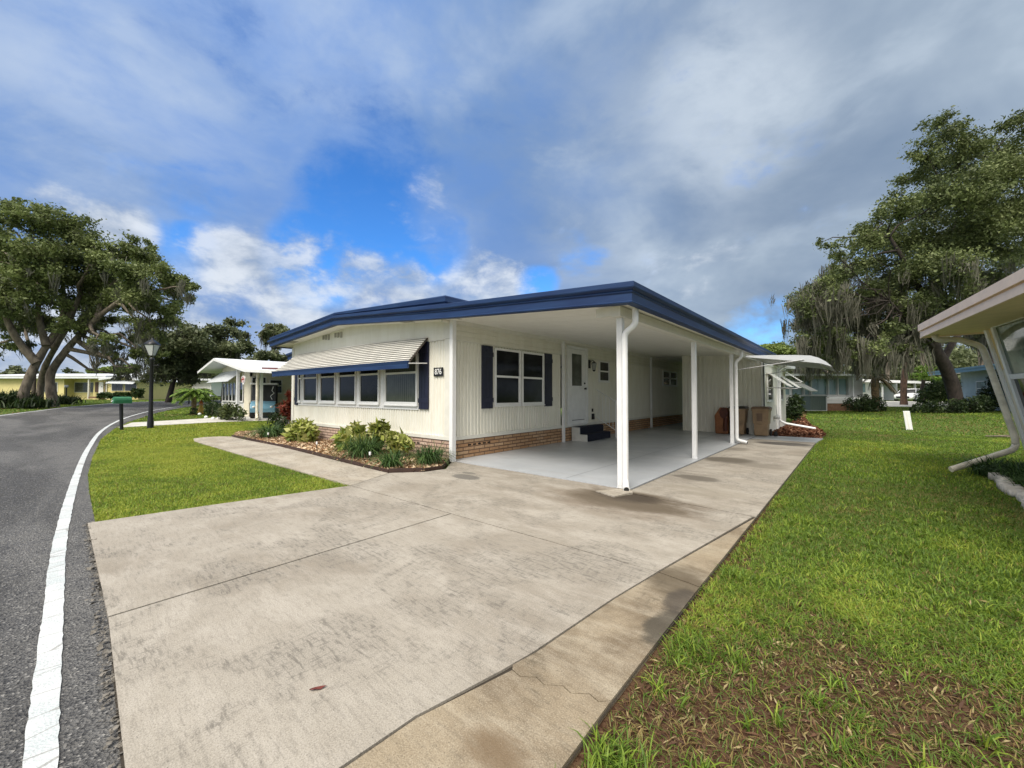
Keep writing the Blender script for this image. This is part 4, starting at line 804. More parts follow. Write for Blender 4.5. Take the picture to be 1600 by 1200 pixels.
for (px, py, h_, lab) in ((103, 630, 1.35, 'slim dark mailbox post by the oaks across the street'), (295, 631, 1.15, 'small green mailbox post by the little palm')):
    g0 = G(px, py); t = thing('mailbox', g0, lab, 'mailbox'); p = MB(); p.tube([g0+[0, 0, -.05], g0+[0, 0, h_]], .06, 6); p.build('post', M['black_metal'], t)
    p = MB(); p.box(g0[0]-.25, g0[0]+.25, g0[1]-.12, g0[1]+.12, g0[2]+h_, g0[2]+h_+.22); p.build('box', green if px > 200 else M['galv'], t, .04)

# ================================================================== PLANTS OF THE FRONT BED
def leafy_bush(name, c, blobs, n, size, mname, label, cat, seed, group=None, stems=True, aspect=.42):
    r = np.random.default_rng(seed); t = thing(name, c, label, cat, group); pts = []
    for (dx, dy, dz, rad) in blobs:
        m = int(n*rad*rad*rad/sum(b[3]**3 for b in blobs)); v = r.normal(size=(m, 3)); v /= np.linalg.norm(v, axis=1)[:, None]; q = np.array([c[0]+dx, c[1]+dy, c[2]+dz])+v*rad*(r.uniform(.45, 1.05, (m, 1))); pts.append(q)
    P = np.concatenate(pts); P = P[P[:, 2] > c[2]+.02]
    cl = r.uniform(0, 1, 60); ci = np.linalg.norm(P[:, None, :2]-P[r.integers(0, len(P), 60)][None, :, :2], axis=2).argmin(1)
    leafmesh('foliage', P, size, r, M[mname], t, tint=np.clip(.55*r.uniform(0, 1, len(P))+.45*cl[ci], 0, 1), up=.6, aspect=aspect)
    if stems:
        p = MB()
        for (dx, dy, dz, rad) in blobs:
            for k_ in range(3): p.tube([c+np.array([dx*.2, dy*.2, 0]), c+np.array([dx*.7+r.uniform(-.05, .05), dy*.7, dz*.6]), c+np.array([dx+r.uniform(-1, 1)*rad*.5, dy, dz+rad*.4])], [.014, .010, .004], 5)
        p.build('stem', M['bark'], t)
    return t
P0 = lambda px, py: G(px, py)
leafy_bush('croton_bush', np.array([-12.15, 4.95, -.01]), [(-.35, 0, .28, .30), (.1, .0, .33, .33), (.5, -.05, .25, .27), (0, -.2, .2, .25), (-.1, 0, .44, .18)], 1500, .16, 'variegated_leaf', 'rounded yellow-green croton bush left of the front bed centre', 'bush', 5, 'variegated bushes in the front bed')
leafy_bush('croton_bush', np.array([-8.95, 4.85, -.01]), [(-.42, 0, .27, .27), (-.1, .05, .33, .28), (-.22, .1, .50, .19), (.2, -.1, .22, .22)], 1150, .17, 'variegated_leaf', 'yellow-green croton bush just left of the tallest one, beside a lily clump', 'bush', 6, 'variegated bushes in the front bed')
leafy_bush('croton_bush', np.array([-8.25, 5.05, -.01]), [(0, 0, .45, .25), (.05, 0, .64, .15), (-.1, -.1, .28, .25)], 850, .17, 'variegated_leaf', 'tallest yellow-green croton bush behind the largest lily clump', 'bush', 7, 'variegated bushes in the front bed')
leafy_bush('croton_bush', np.array([-7.45, 5.02, -.01]), [(-.15, 0, .36, .19), (.22, 0, .36, .14), (-.05, -.05, .22, .15), (.3, 0, .3, .13)], 560, .16, 'variegated_leaf', 'smallest yellow-green croton bush under the wide front window', 'bush', 8, 'variegated bushes in the front bed')
def lily(c, rad, h, n, seed, label):
    r = np.random.default_rng(seed); t = thing('lily_clump', c, label, 'ornamental grass', 'green lily clumps in the front bed')
    P = np.array(c)+np.stack([r.normal(0, rad*.28, n), r.normal(0, rad*.28, n), np.zeros(n)], 1); az = np.arctan2(P[:, 1]-c[1], P[:, 0]-c[0])+r.normal(0, .7, n)
    blademesh('blades', P, r.uniform(.6, 1.1, n)*h*1.35, .014, r, M['lily_blade'], t, lean=rad/h*1.6, az=az, segs=5, droop=.85)
    n2 = n//7; P = np.array(c)+np.stack([r.normal(0, rad*.4, n2), r.normal(0, rad*.4, n2), np.zeros(n2)], 1)
    blademesh('dry_blades', P, r.uniform(.3, .7, n2)*h, .014, r, M['straw'], t, lean=1.5, segs=4, droop=.9)
lily((-13.9, 4.70, -.01), .42, .50, 420, 21, 'wide green lily clump at the far left end of the front bed')
lily((-8.05, 4.55, -.01), .40, .52, 520, 22, 'largest green lily clump in front of the tallest croton bush')
lily((-6.55, 4.25, -.01), .24, .34, 330, 23, 'smallest lily clump at the front corner of the mulch bed')
lily((-6.28, 4.92, -.01), .32, .42, 420, 24, 'lily clump against the brick corner of the mobile home')
# red cordyline
leafy_bush('cordyline', np.array([-15.0, 5.6, 0]), [(0, 0, .75, .22), (.15, .1, 1.1, .18), (-.2, 0, .95, .18), (.35, .1, .65, .2), (-.1, .1, 1.35, .14), (.3, .1, 1.2, .12)], 330, .28, 'red_leaf', 'tall red-leaved cordyline at the left corner of the cream home', 'cordyline', 9, aspect=.2)
leafy_bush('low_shrub', np.array([-14.35, 5.2, 0]), [(0, 0, .25, .22), (.1, 0, .5, .16)], 350, .09, 'shrub_leaf', 'small dark green shrub under the red cordyline', 'shrub', 10)
for (px, py, lab) in ((578, 724, 'short stake light with white head beside the smallest lily clump'), (495, 705, 'short stake light at the left of the croton bushes'), (419, 688, 'short stake light in front of the round croton bush')):
    g0 = G(px, py); t = thing('stake_light', g0, lab, 'garden light', 'stake lights in the front bed'); p = MB(); p.tube([g0, g0+[0, 0, .16]], .008, 6); p.build('stake', M['black_metal'], t)
    p = MB(); p.lathe(tuple(g0+[0, 0, .16]), [(.02, 0), (.024, .05), (.02, .065)], 8); p.build('head', M['white_paint'], t)
# ================================================================== RIGHT NEIGHBOUR (canted wall)
th = R(5.7); uu = np.array([math.sin(th), -math.cos(th)])   # along the wall towards the viewer
nn_ = np.array([-math.cos(th), -math.sin(th)])               # outward, towards our lawn
nh = thing('neighbour_house', (2.6, 8, 0), 'peach-trimmed yellow house with leaning front wall at the right edge', 'house')
B0 = np.array([2.26, 11.02]); LEAN = .50; TOPZ = 2.72
def NW(a, z, d=0.0):                                         # point on the leaning wall
    k_ = (z-.28)/(TOPZ-.28)*LEAN; q = B0+uu*a+nn_*(k_+d); return np.array([q[0], q[1], z])
def nquadbox(mb, a0, a1, z0, z1, d0, d1): mb.hexa([NW(a0, z0, d0), NW(a1, z0, d0), NW(a1, z0, d1), NW(a0, z0, d1), NW(a0, z1, d0), NW(a1, z1, d0), NW(a1, z1, d1), NW(a0, z1, d1)])
yl = mat('yellow_stucco', (.86, .68, .36), .85, .15, 5, .3, 50); pk = mat('peach_paint', (.90, .69, .52), .5, .1, 5); cr = mat('cream_wall', (.80, .74, .58), .7, .12, 5)
p = MB(); nquadbox(p, 0, 8.0, 1.78, TOPZ, -.12, 0); p.build('wall', yl, nh)
p = MB(); nquadbox(p, 0, 8.0, .10, 1.775, -.12, 0); p.build('lower_wall', cr, nh)
p = MB(); q0 = B0-nn_*.12; p.hexa([(q0[0], q0[1], 0), (q0[0]+6, q0[1]+.6, 0), (q0[0]+6, q0[1]+.4, 0), (q0[0]+.02, q0[1]-.2, 0), NW(0, TOPZ, -.1), (q0[0]+6, q0[1]+.6, TOPZ), (q0[0]+6, q0[1]+.4, TOPZ), NW(.2, TOPZ, -.1)]); p.build('end_wall', yl, nh)
p = MB(); e0 = B0+nn_*1.42-uu*.05
def EV(a, d, z): q = B0+uu*a+nn_*(LEAN+d); return np.array([q[0], q[1], z])
E0 = -.20
p.hexa([EV(E0, -5.5, 2.70), EV(8, -5.5, 2.70), EV(8, .72, 2.46), EV(E0, .72, 2.46), EV(E0, -5.5, 3.4), EV(8, -5.5, 3.4), EV(8, .72, 2.66), EV(E0, .72, 2.66)]); roof_ = p.build('roof', mat('peach_soffit', (.80, .66, .44), .7, .1, 4), nh)
p = MB()
for (z0, z1, d1) in ((2.45, 2.555, .75), (2.555, 2.575, .735), (2.575, 2.70, .78)): p.hexa([EV(E0-.02, .72, z0), EV(8, .72, z0), EV(8, d1, z0), EV(E0-.02, d1, z0), EV(E0-.02, .72, z1), EV(8, .72, z1), EV(8, d1, z1), EV(E0-.02, d1, z1)])
for (z0, z1, e1) in ((2.44, 2.54, .03), (2.56, 2.68, .06)): p.hexa([EV(E0-e1, -5.5, z0+.15), EV(E0, -5.5, z0+.15), EV(E0, .72, z0), EV(E0-e1, .75, z0), EV(E0-e1, -5.5, z1+.6), EV(E0, -5.5, z1+.6), EV(E0, .72, z1), EV(E0-e1, .75, z1)])
p.build('gutter', pk, nh)
p = MB(); nquadbox(p, .02, .12, .12, TOPZ-.02, .002, .035)
W_ = (.50, 2.6, .75, 2.48)
nquadbox(p, W_[0]-.09, W_[0], W_[2]-.09, W_[3]+.09, .002, .06); nquadbox(p, W_[1], W_[1]+.09, W_[2]-.09, W_[3]+.09, .002, .06); nquadbox(p, W_[0], W_[1], W_[3], W_[3]+.09, .002, .06); nquadbox(p, W_[0], W_[1], W_[2]-.09, W_[2], .002, .06); nquadbox(p, W_[0], W_[1], 1.60, 1.68, .004, .055)
wn = p.build('window', M['window_frame'], nh)
p = MB(); nquadbox(p, W_[0], W_[1], 1.68, W_[3], .01, .025); p.build('pane', M['glass_green'], wn)
p = MB(); nquadbox(p, W_[0], W_[1], W_[2], 1.60, .01, .02); p.build('pane', M['glass'], wn)
DS = mat('cream_pipe', (.84, .77, .62), .5, .3, 5)
M['cream_pipe'] = DS
e1 = EV(.02, .60, 2.46); path = [e1, e1+[0, 0, -.10], NW(.0, 2.37, .40), NW(-.02, 2.22, .10), NW(.06, .55, .10), NW(.06, .42, .06)+[-.08, .0, -.02]]
tp = G(1467, 738); path += [np.array([tp[0]+.15, tp[1]+.05, .06])]
pipe(arc(path, .10), .048, .038, 'downspout', False, nh, 'cream_pipe')
# edging stones and liriope
r = np.random.default_rng(41); q0 = np.array([1.75, 10.15])
for i in range(12):
    c_ = np.array([1.72-.012*i+.02*math.sin(i), 10.05-.255*i]); p = MB(); rad = .10+.02*r.uniform()
    vs = []; bm = bmesh.new(); bmesh.ops.create_icosphere(bm, subdivisions=2, radius=1)
    for v in bm.verts: k_ = 1+.16*math.sin(v.co.x*3+i)+.1*math.cos(v.co.y*4+i*2); vs.append((c_[0]+max(-.8, min(.8, v.co.x*1.25))*.10*k_, c_[1]+max(-.85, min(.85, v.co.y*1.3))*.12*k_, .015+max(-.7, min(.75, v.co.z*1.3))*(.085+.02*math.sin(i*4))*k_))
    fs = [tuple(v.index for v in f.verts) for f in bm.faces]; bm.free(); p.add(vs, fs, True)
    tag(p.build('edging_stone', M['stone']), 'grey rounded edging stone in the row before the right house', 'edging stone', 'edging stones by the right house')
def border_grass(c, seed, label):
    t = thing('border_grass', c, label, 'ornamental grass', 'dark grass clumps before the right house'); n = 420; rr = np.random.default_rng(seed)
    P = np.array(c)+np.stack([rr.normal(0, .10, n), rr.normal(0, .10, n), np.zeros(n)], 1); az = np.arctan2(P[:, 1]-c[1], P[:, 0]-c[0])+rr.normal(0, .8, n)
    blademesh('blades', P, rr.uniform(.6, 1.1, n)*.42, .012, rr, M['lily_blade'], t, lean=1.0, az=az, segs=5, droop=.7)
for i, (x, y) in enumerate(((1.72, 10.45), (2.05, 10.25), (1.95, 9.75), (2.15, 9.3), (2.0, 8.8), (2.2, 8.3))):
    border_grass((x, y, -.02), 60+i, ['dark grass clump at the far end of the stone edging', 'dark grass clump against the leaning wall', 'dark grass clump just behind the first edging stones', 'dark grass clump under the right house window', 'dark grass clump near the right picture edge', 'dark grass clump nearest the viewer by the right house'][i])
# utility marker post on the back lawn
u0 = G(1420, 670); p = MB()
v0 = [(-.13, -.07), (.13, -.07), (.13, .07), (-.13, .07)]; p.hexa([(u0[0]+a*.76+b_*.0+.02, u0[1]+b_+a*.65, u0[2]-.05) for a, b_ in v0]+[(u0[0]+a*.76-.06, u0[1]+b_+a*.65-.03, u0[2]+.68) for a, b_ in v0])
ut = thing('utility_pedestal', u0, 'leaning white utility post standing in the back lawn', 'utility post'); p.build('body', M['white_paint'], ut, .012)
p = MB(); p.hexa([(u0[0]-.02, u0[1]-.10, u0[2]+.0), (u0[0]+.02, u0[1]-.09, u0[2]+.0), (u0[0]+.02, u0[1]-.06, u0[2]+.0), (u0[0]-.02, u0[1]-.06, u0[2]), (u0[0]-.09, u0[1]-.12, u0[2]+.66), (u0[0]-.06, u0[1]-.12, u0[2]+.66), (u0[0]-.06, u0[1]-.08, u0[2]+.66), (u0[0]-.09, u0[1]-.08, u0[2]+.66)]); p.build('seam', M['cream_trim'], ut)
# ================================================================== WHITE NEIGHBOUR WITH CARPORT (left)
n2 = thing('neighbour_house', (-25.5, 11, .16), 'white gabled home with screened porch, carport and golf cart left of the cream home', 'house')
F2 = Fr((0, 7.3), (1, 0), (0, -1)); F2s = Fr((-24.5, 0), (0, 1), (1, 0))
p = MB(); p.fbox(F2, -29.6, -24.5, -.1, 0, .1, .86); p.fbox(F2, -29.6, -29.45, -.1, 0, .86, 2.1); p.fbox(F2, -25.5, -24.5, -.1, 0, .86, 2.75); p.add([F2.p(-29.6, 0, 2.0), F2.p(-25.5, 0, 2.0), F2.p(-25.5, 0, 3.0), F2.p(-27.4, 0, 3.2), F2.p(-29.6, 0, 2.9)], [(0, 1, 2, 3, 4)])
p.fbox(F2s, 7.3, 8.0, -.1, 0, .1, .9); p.fbox(F2s, 8.0, 20, -.1, 0, .1, 2.7); p.fbox(F2s, 7.3, 8.0, -.1, 0, 2.3, 2.7); p.box(-29.6, -24.6, 19.9, 20, .1, 2.8); p.box(-29.6, -29.5, 7.4, 19.9, .1, 2.8); p.build('wall', cr, n2)
p = MB()
for i in range(8):
    z = .18+.09*i; p.fbox(F2, -29.6, -25.5, .0, .012, z, z+.07)
p.build('lower_siding', M['white_metal'], n2)
for i in range(6): a = -29.4+i*.64; window(F2, a, a+.62, .92, 2.04, 'glass', 1, .06, n2, sash=False)
window(F2s, 7.35, 7.70, 1.0, 2.28, 'glass_dark_screen', .62, .03, n2, sash=False); window(F2s, 7.72, 8.05, 1.0, 2.28, 'glass_dark_screen', .62, .03, n2, sash=False)
window(F2s, 8.22, 8.86, 1.40, 2.16, 'glass', .55, .04, n2, sash=False)
rp = [(-30.9, 2.72), (-27.4, 3.34), (-22.2, 2.52), (-17.6, 2.28)]
p = MB()
for (xa, za), (xb, zb_) in zip(rp, rp[1:]): p.hexa([(xa, 6.4, za-.05), (xb, 6.4, zb_-.05), (xb, 20.5, zb_-.05), (xa, 20.5, za-.05), (xa, 6.4, za+.05), (xb, 6.4, zb_+.05), (xb, 20.5, zb_+.05), (xa, 20.5, za+.05)])
p.build('roof', M['white_roof'], n2)
p = MB()
for (xa, za), (xb, zb_) in zip(rp, rp[1:]): p.hexa([(xa, 6.33, za-.10), (xb, 6.33, zb_-.10), (xb, 6.395, zb_-.10), (xa, 6.395, za-.10), (xa, 6.33, za+.03), (xb, 6.33, zb_+.03), (xb, 6.395, zb_+.03), (xa, 6.395, za+.03)])
p.build('fascia', M['white_paint'], n2)
p = MB(); p.hexa([(-21.6, 6.9, 2.56), (-17.7, 6.9, 2.36), (-17.7, 7.3, 2.36), (-21.6, 7.3, 2.56), (-21.6, 6.9, 2.64), (-17.7, 6.9, 2.44), (-17.7, 7.3, 2.44), (-21.6, 7.3, 2.64)]); p.build('roof_trim', mat('maroon', (.12, .035, .03), .6), n2)
p = MB(); p.hexa([(-29.7, 6.55, 2.02), (-25.6, 6.55, 2.02), (-25.6, 7.28, 2.66), (-29.7, 7.28, 2.66), (-29.7, 6.53, 2.04), (-25.6, 6.53, 2.04), (-25.6, 7.28, 2.70), (-29.7, 7.28, 2.70)]); p.build('awning', M['canopy'], n2)
for x, y in ((-24.45, 6.72),): p = MB(); p.box(x-.06, x+.06, y-.06, y+.06, .15, 2.75); p.build('post', M['white_paint'], n2)
p = MB(); p.box(-22.02, -21.9, 6.95, 7.07, .12, 2.45); p.build('post', M['white_paint'], n2)
pipe(arc([(-21.9, 6.85, 2.42), (-21.9, 6.85, 2.2), (-22.0, 6.85, 2.1), (-22.0, 6.85, .35), (-21.5, 6.7, .17)], .08), .085, .07, 'downspout', False, n2, 'cream_pipe')
p = MB(); p.tube([(-24.6, 13, 2.9), (-24.6, 13, 4.7)], .05, 8); p.build('vent_pipe', M['white_paint'], n2)
# oval sign hanging under the carport edge
sg = thing('hanging_sign', (-22.8, 6.5, 1.75), 'round white sign with red figure hanging under the white carport edge', 'sign')
p = MB(); pts = [(-.24, .14), (-.20, .22), (0, .26), (.20, .22), (.24, .14), (.20, -.02), (.07, -.16), (0, -.20), (-.07, -.16), (-.20, -.02)]
p.prism([(-22.8+a*1.15, 6.48, 2.0+b) for a, b in pts], (0, .03, 0)); p.build('board', M['white_paint'], sg)
p = MB(); red = mat('sign_red', (.42, .05, .05), .5)
p.tube([(-22.8+.19*math.cos(a), 6.47, 2.07+.13*math.sin(a)) for a in np.linspace(0, 2*math.pi, 17)], .011, 5, False); p.tube([(-22.9, 6.47, 2.04), (-22.83, 6.47, 2.12), (-22.78, 6.47, 2.04), (-22.71, 6.47, 2.12)], .018, 5); p.build('emblem', red, sg)
p = MB(); p.tube([(-22.95, 6.5, 2.22), (-22.95, 6.5, 2.52)], .008, 5); p.tube([(-22.65, 6.5, 2.22), (-22.65, 6.5, 2.50)], .008, 5); p.build('chain', M['steel'], sg)
# golf cart
gc = thing('golf_cart', (-23.75, 8.1, .13), 'light blue golf cart with white roof parked under the white carport', 'golf cart')
GX, GY, GZ = -23.75, 8.1, .13
blue_ = mat('cart_blue', (.16, .33, .44), .25, coat=.5)
def side_prism(mb, prof, w, x0=GX): mb.prism([(x0-w, GY+a, GZ+z) for a, z in prof], (2*w, 0, 0))
p = MB(); side_prism(p, [(-1.15, .30), (-1.18, .52), (-1.05, .74), (-.72, .88), (-.66, .80), (-.62, .34), (.30, .30), (.30, .62), (1.05, .66), (1.12, .32)], .55); p.build('body', blue_, gc, .03)
p = MB(); side_prism(p, [(.0, .62), (.55, .62), (.55, .72), (0, .74)], .50); side_prism(p, [(.52, .72), (.62, .72), (.72, 1.12), (.62, 1.14)], .50); p.build('seat', mat('cart_seat', (.05, .05, .055), .6), gc, .03)
p = MB(); side_prism(p, [(-.85, 1.72), (-.80, 1.80), (.85, 1.82), (.92, 1.72)], .60); p.build('roof', M['white_paint'], gc, .03)
p = MB()
for s in (-1, 1): p.tube([(GX+s*.52, GY-.78, GZ+.8), (GX+s*.53, GY-.62, GZ+1.74)], .018, 6); p.tube([(GX+s*.52, GY+.72, GZ+.6), (GX+s*.53, GY+.80, GZ+1.74)], .018, 6)
p.build('roof_frame', M['black_metal'], gc)
p = MB(); p.hexa([(GX-.5, GY-.78, GZ+.9), (GX+.5, GY-.78, GZ+.9), (GX+.5, GY-.77, GZ+.9), (GX-.5, GY-.77, GZ+.9), (GX-.5, GY-.64, GZ+1.7), (GX+.5, GY-.64, GZ+1.7), (GX+.5, GY-.63, GZ+1.7), (GX-.5, GY-.63, GZ+1.7)]); p.build('windscreen', M['glass_dark_screen'], gc)
p = MB(); p.box(GX-.55, GX+.55, GY+.9, GY+.92, GZ+.7, GZ+1.7); p.build('interior_shade', M['black_rubber'], gc)  # added black sheet standing in for the shaded cart interior
p = MB(); p.tube([(GX+.42, GY-.66, GZ+1.62), (GX+.36, GY-.68, GZ+1.4), (GX+.46, GY-.71, GZ+1.28), (GX+.3, GY-.73, GZ+1.12), (GX+.38, GY-.76, GZ+.95)], .02, 5); p.build('reflective_strip', M['white_paint'], gc)
for x, y in ((-.46, -.80), (.46, -.80), (-.46, .72), (.46, .72)):
    p = MB(); p.tube([(GX+x-.09, GY+y, GZ+.23), (GX+x+.09, GY+y, GZ+.23)], .23, 16); wh = p.build('wheel', M['black_rubber'], gc)
    p = MB(); p.tube([(GX+x-.095, GY+y, GZ+.23), (GX+x+.095, GY+y, GZ+.23)], .11, 10); p.build('rim', M['galv'], wh)
for s in (-1, 1): p = MB(); p.lathe((GX+s*.38, GY-1.13, GZ+.58), [(.01, -.06), (.08, -.03), (.08, .03), (.01, .06)], 8); p.build('headlight', mat('lens', (.7, .7, .65), .15), gc)
gc.location = (-23.75, 7.75, .13); gc.rotation_euler.z = R(68)
# flower bed plants and figurine before the white home
def rb(px, py, blobs, n, size, mn, lab, seed, nm='shrub', cat='shrub', group=None, d=None):
    c = G(px, py) if d is None else np.array([*D(px, py, d)[:2], 0.0])
    if d is not None: c[2] = hz(c[0], c[1])
    return leafy_bush(nm, c, blobs, n, size, mn, lab, cat, seed, group)
rb(330, 650, [(-.5, .2, .3, .4), (.2, 0, .35, .4), (.7, .3, .3, .35)], 900, .14, 'shrub_leaf', 'dark green shrub in the flower bed right of the little palm', 71)
rb(357, 656, [(-.4, 0, .3, .4), (.3, 0, .4, .42), (.9, .2, .3, .3)], 1000, .15, 'rose_leaf', 'loose rose bush beside the white carport post', 72)
rb(322, 640, [(0, 0, .35, .4), (.5, .3, .4, .4)], 500, .14, 'shrub_leaf', 'low green shrub directly behind the garden gnome', 73)
rb(430, 668, [(0, 0, .3, .3)], 250, .1, 'shrub_leaf', 'tiny shrub at the foot of the far handrail', 74)
for i, (px, py) in enumerate(((312, 648), (322, 653), (333, 655), (342, 654))):
    g0 = G(px, py); p = MB(); p.lathe(tuple(g0-[0, 0, .03]), [(.02, 0), (.09, .02), (.08, .10), (.03, .14)], 8); tag(p.build('bed_rock', M['white_paint']), 'white rock bordering the flower bed by the little palm', 'rock', 'white rocks round the flower bed')
g0 = G(314, 646); fg = thing('garden_gnome', g0, 'small yellow and orange garden gnome in the flower bed', 'figurine')
p = MB(); p.lathe(tuple(g0), [(.14, 0), (.17, .1), (.15, .3), (.09, .42), (.08, .46)], 12); p.build('body', mat('gnome_yellow', (.65, .42, .08), .5), fg)
p = MB(); p.lathe(tuple(g0+[0, 0, .45]), [(.03, 0), (.09, .04), (.10, .10), (.06, .17)], 12); hd_ = p.build('head', mat('gnome_skin', (.6, .35, .22), .5), fg)
p = MB(); p.lathe(tuple(g0+[0, 0, .58]), [(.11, 0), (.07, .09), (.01, .24)], 12); p.build('hat', mat('gnome_hat', (.55, .14, .04), .5), hd_)

# ================================================================== FAR HOUSES
FWh = unit([FW[0], FW[1], 0])
class PF(Fr):
    def __init__(s, d): super().__init__((FWh[0]*d, FWh[1]*d), (RT[0], RT[1]), (-FWh[0], -FWh[1])); s.d = d
    def a(s, px): return (px-800)/FPX*s.d
    def z(s, py): return EYE+s.d*(math.sin(PITCH)+(600-py)/FPX*math.cos(PITCH))
def prect(mb, F, x0, x1, y0, y1, d0, d1): mb.fbox(F, F.a(x0), F.a(x1), d0, d1, F.z(y1), F.z(y0))
yw = mat('yellow_wall', (.72, .62, .28), .7, .1, 3); dkw = M['glass_grey']; brn = mat('brown_shutter', (.10, .06, .045), .7)
Fy = PF(50); yh = thing('far_house', Fr.p(Fy, Fy.a(100), 0, .7), 'long pale yellow house with white roof across the street behind the oaks', 'house')
p = MB(); prect(p, Fy, -60, 100, 591, 625, -8, 0); prect(p, Fy, 100, 172, 591, 625, -8, -1.2); prect(p, Fy, 142, 172, 591, 625, -1.2, -.3)
prect(p, Fy, 172, 220, 594, 625, -8, .3); p.add([Fy.p(Fy.a(172), .3, Fy.z(594)), Fy.p(Fy.a(220), .3, Fy.z(595)), Fy.p(Fy.a(203), .3, Fy.z(589))], [(0, 1, 2)]); p.build('wall', yw, yh)
p = MB(); prect(p, Fy, -60, 172, 588.5, 591.5, -9, .6); p.hexa([Fy.p(Fy.a(-60), .6, Fy.z(588)), Fy.p(Fy.a(172), .6, Fy.z(588)), Fy.p(Fy.a(172), -9, Fy.z(580)), Fy.p(Fy.a(-60), -9, Fy.z(580)), Fy.p(Fy.a(-60), .6, Fy.z(587)), Fy.p(Fy.a(172), .6, Fy.z(587)), Fy.p(Fy.a(172), -9, Fy.z(578)), Fy.p(Fy.a(-60), -9, Fy.z(578))])
for (x0, y0, x1, y1) in ((165, 592, 203, 586.5), (203, 586.5, 224, 594)): p.hexa([Fy.p(Fy.a(x0), .9, Fy.z(y0)-.2), Fy.p(Fy.a(x1), .9, Fy.z(y1)-.2), Fy.p(Fy.a(x1), -8, Fy.z(y1)-.2), Fy.p(Fy.a(x0), -8, Fy.z(y0)-.2), Fy.p(Fy.a(x0), .9, Fy.z(y0)), Fy.p(Fy.a(x1), .9, Fy.z(y1)), Fy.p(Fy.a(x1), -8, Fy.z(y1)), Fy.p(Fy.a(x0), -8, Fy.z(y0))])
p.build('roof', M['white_roof'], yh)
def pwin(F, x0, x1, y0, y1, d, glass, parent, bars=0, nm='window'):
    p = MB(); prect(p, F, x0-.7, x1+.7, y0-.7, y1+.7, d, d+.05); o = p.build(nm, M['cream_trim'], parent); p = MB()
    wd = (x1-x0)/(bars+1)
    for i in range(bars+1): prect(p, F, x0+i*wd+.3, x0+(i+1)*wd-.3, y0, y1, d+.05, d+.08)
    p.build('pane', M[glass], o); return o
pwin(Fy, 101, 140, 597.5, 612.5, -1.2, 'glass_grey', yh, 2); pwin(Fy, 179, 196, 597, 610, .3, 'glass_blind', yh, 1); pwin(Fy, 200, 217, 599, 610, .3, 'glass_blind', yh, 1); pwin(Fy, 60, 90, 598, 612, 0, 'glass_grey', yh, 1)
p = MB(); prect(p, Fy, 151.5, 158.5, 597, 619, -.3, -.2); p.build('door', M['white_paint'], yh)
for x0, x1 in ((145.5, 150), (160.5, 165)): p = MB(); prect(p, Fy, x0, x1, 597, 612.5, -.3, -.22); p.build('shutter', brn, yh)
for x in (143, 171): p = MB(); prect(p, Fy, x-.7, x+.7, 592, 623, .2, .4); p.build('post', M['cream_trim'], yh)
p = MB(); p.hexa([Fy.p(Fy.a(177), 1.0, Fy.z(599.5)), Fy.p(Fy.a(219), 1.0, Fy.z(600.5)), Fy.p(Fy.a(219), .32, Fy.z(596)), Fy.p(Fy.a(177), .32, Fy.z(594)), Fy.p(Fy.a(177), 1.0, Fy.z(599)), Fy.p(Fy.a(219), 1.0, Fy.z(600)), Fy.p(Fy.a(219), .32, Fy.z(595)), Fy.p(Fy.a(177), .32, Fy.z(593.5))]); p.build('awning', M['canopy'], yh)
p = MB(); prect(p, Fy, 150, 162, 619.5, 622, -.2, .9); p.build('steps', M['brick_dark'], yh)
Fw = PF(60); wh_ = thing('far_house', Fr.p(Fw, Fw.a(275), 0, .7), 'low white house with dark window row behind the black lamp post', 'house')
p = MB(); prect(p, Fw, 236, 330, 595, 619, -8, 0); p.build('wall', M['white_paint'], wh_)
p = MB(); prect(p, Fw, 226, 335, 592, 594.8, -8.4, .8); p.build('roof', M['white_roof'], wh_); pwin(Fw, 241.5, 264, 598, 608.5, 0, 'glass', wh_, 4); pwin(Fw, 268, 290, 598, 608.5, 0, 'glass_curtain', wh_, 3)
p = MB(); prect(p, Fw, 236, 236.8, 595, 619, .3, .6); p.build('post', M['white_paint'], wh_)
def hedge(x0, x1, y0, y1, F, dd, lab, seed, mn='hedge_leaf'):
    r = np.random.default_rng(seed); n = int((x1-x0)*40); a = r.uniform(F.a(x0), F.a(x1), n); z = r.uniform(F.z(y1), F.z(y0), n)+.06*np.sin(a*5); d_ = r.uniform(dd, dd+.9, n)
    P = np.array([F.p(i, j, k_) for i, j, k_ in zip(a, d_, z)]); t = thing('hedge', P.mean(0)*[1, 1, 0]+[0, 0, P[:, 2].min()], lab, 'hedge'); leafmesh('foliage', P, .28, r, M[mn], t)
hedge(179, 200, 614, 621, Fy, 1.3, 'clipped low hedge under the left window of the yellow house gable', 81); hedge(203, 222, 614, 621, Fy, 1.3, 'clipped low hedge under the right window of the yellow house gable', 82); hedge(221, 233, 607, 621, Fy, .6, 'taller clipped hedge between the yellow and white houses', 83); hedge(245, 261, 615, 619.5, Fw, 1.0, 'low round hedge under the white house windows', 84)
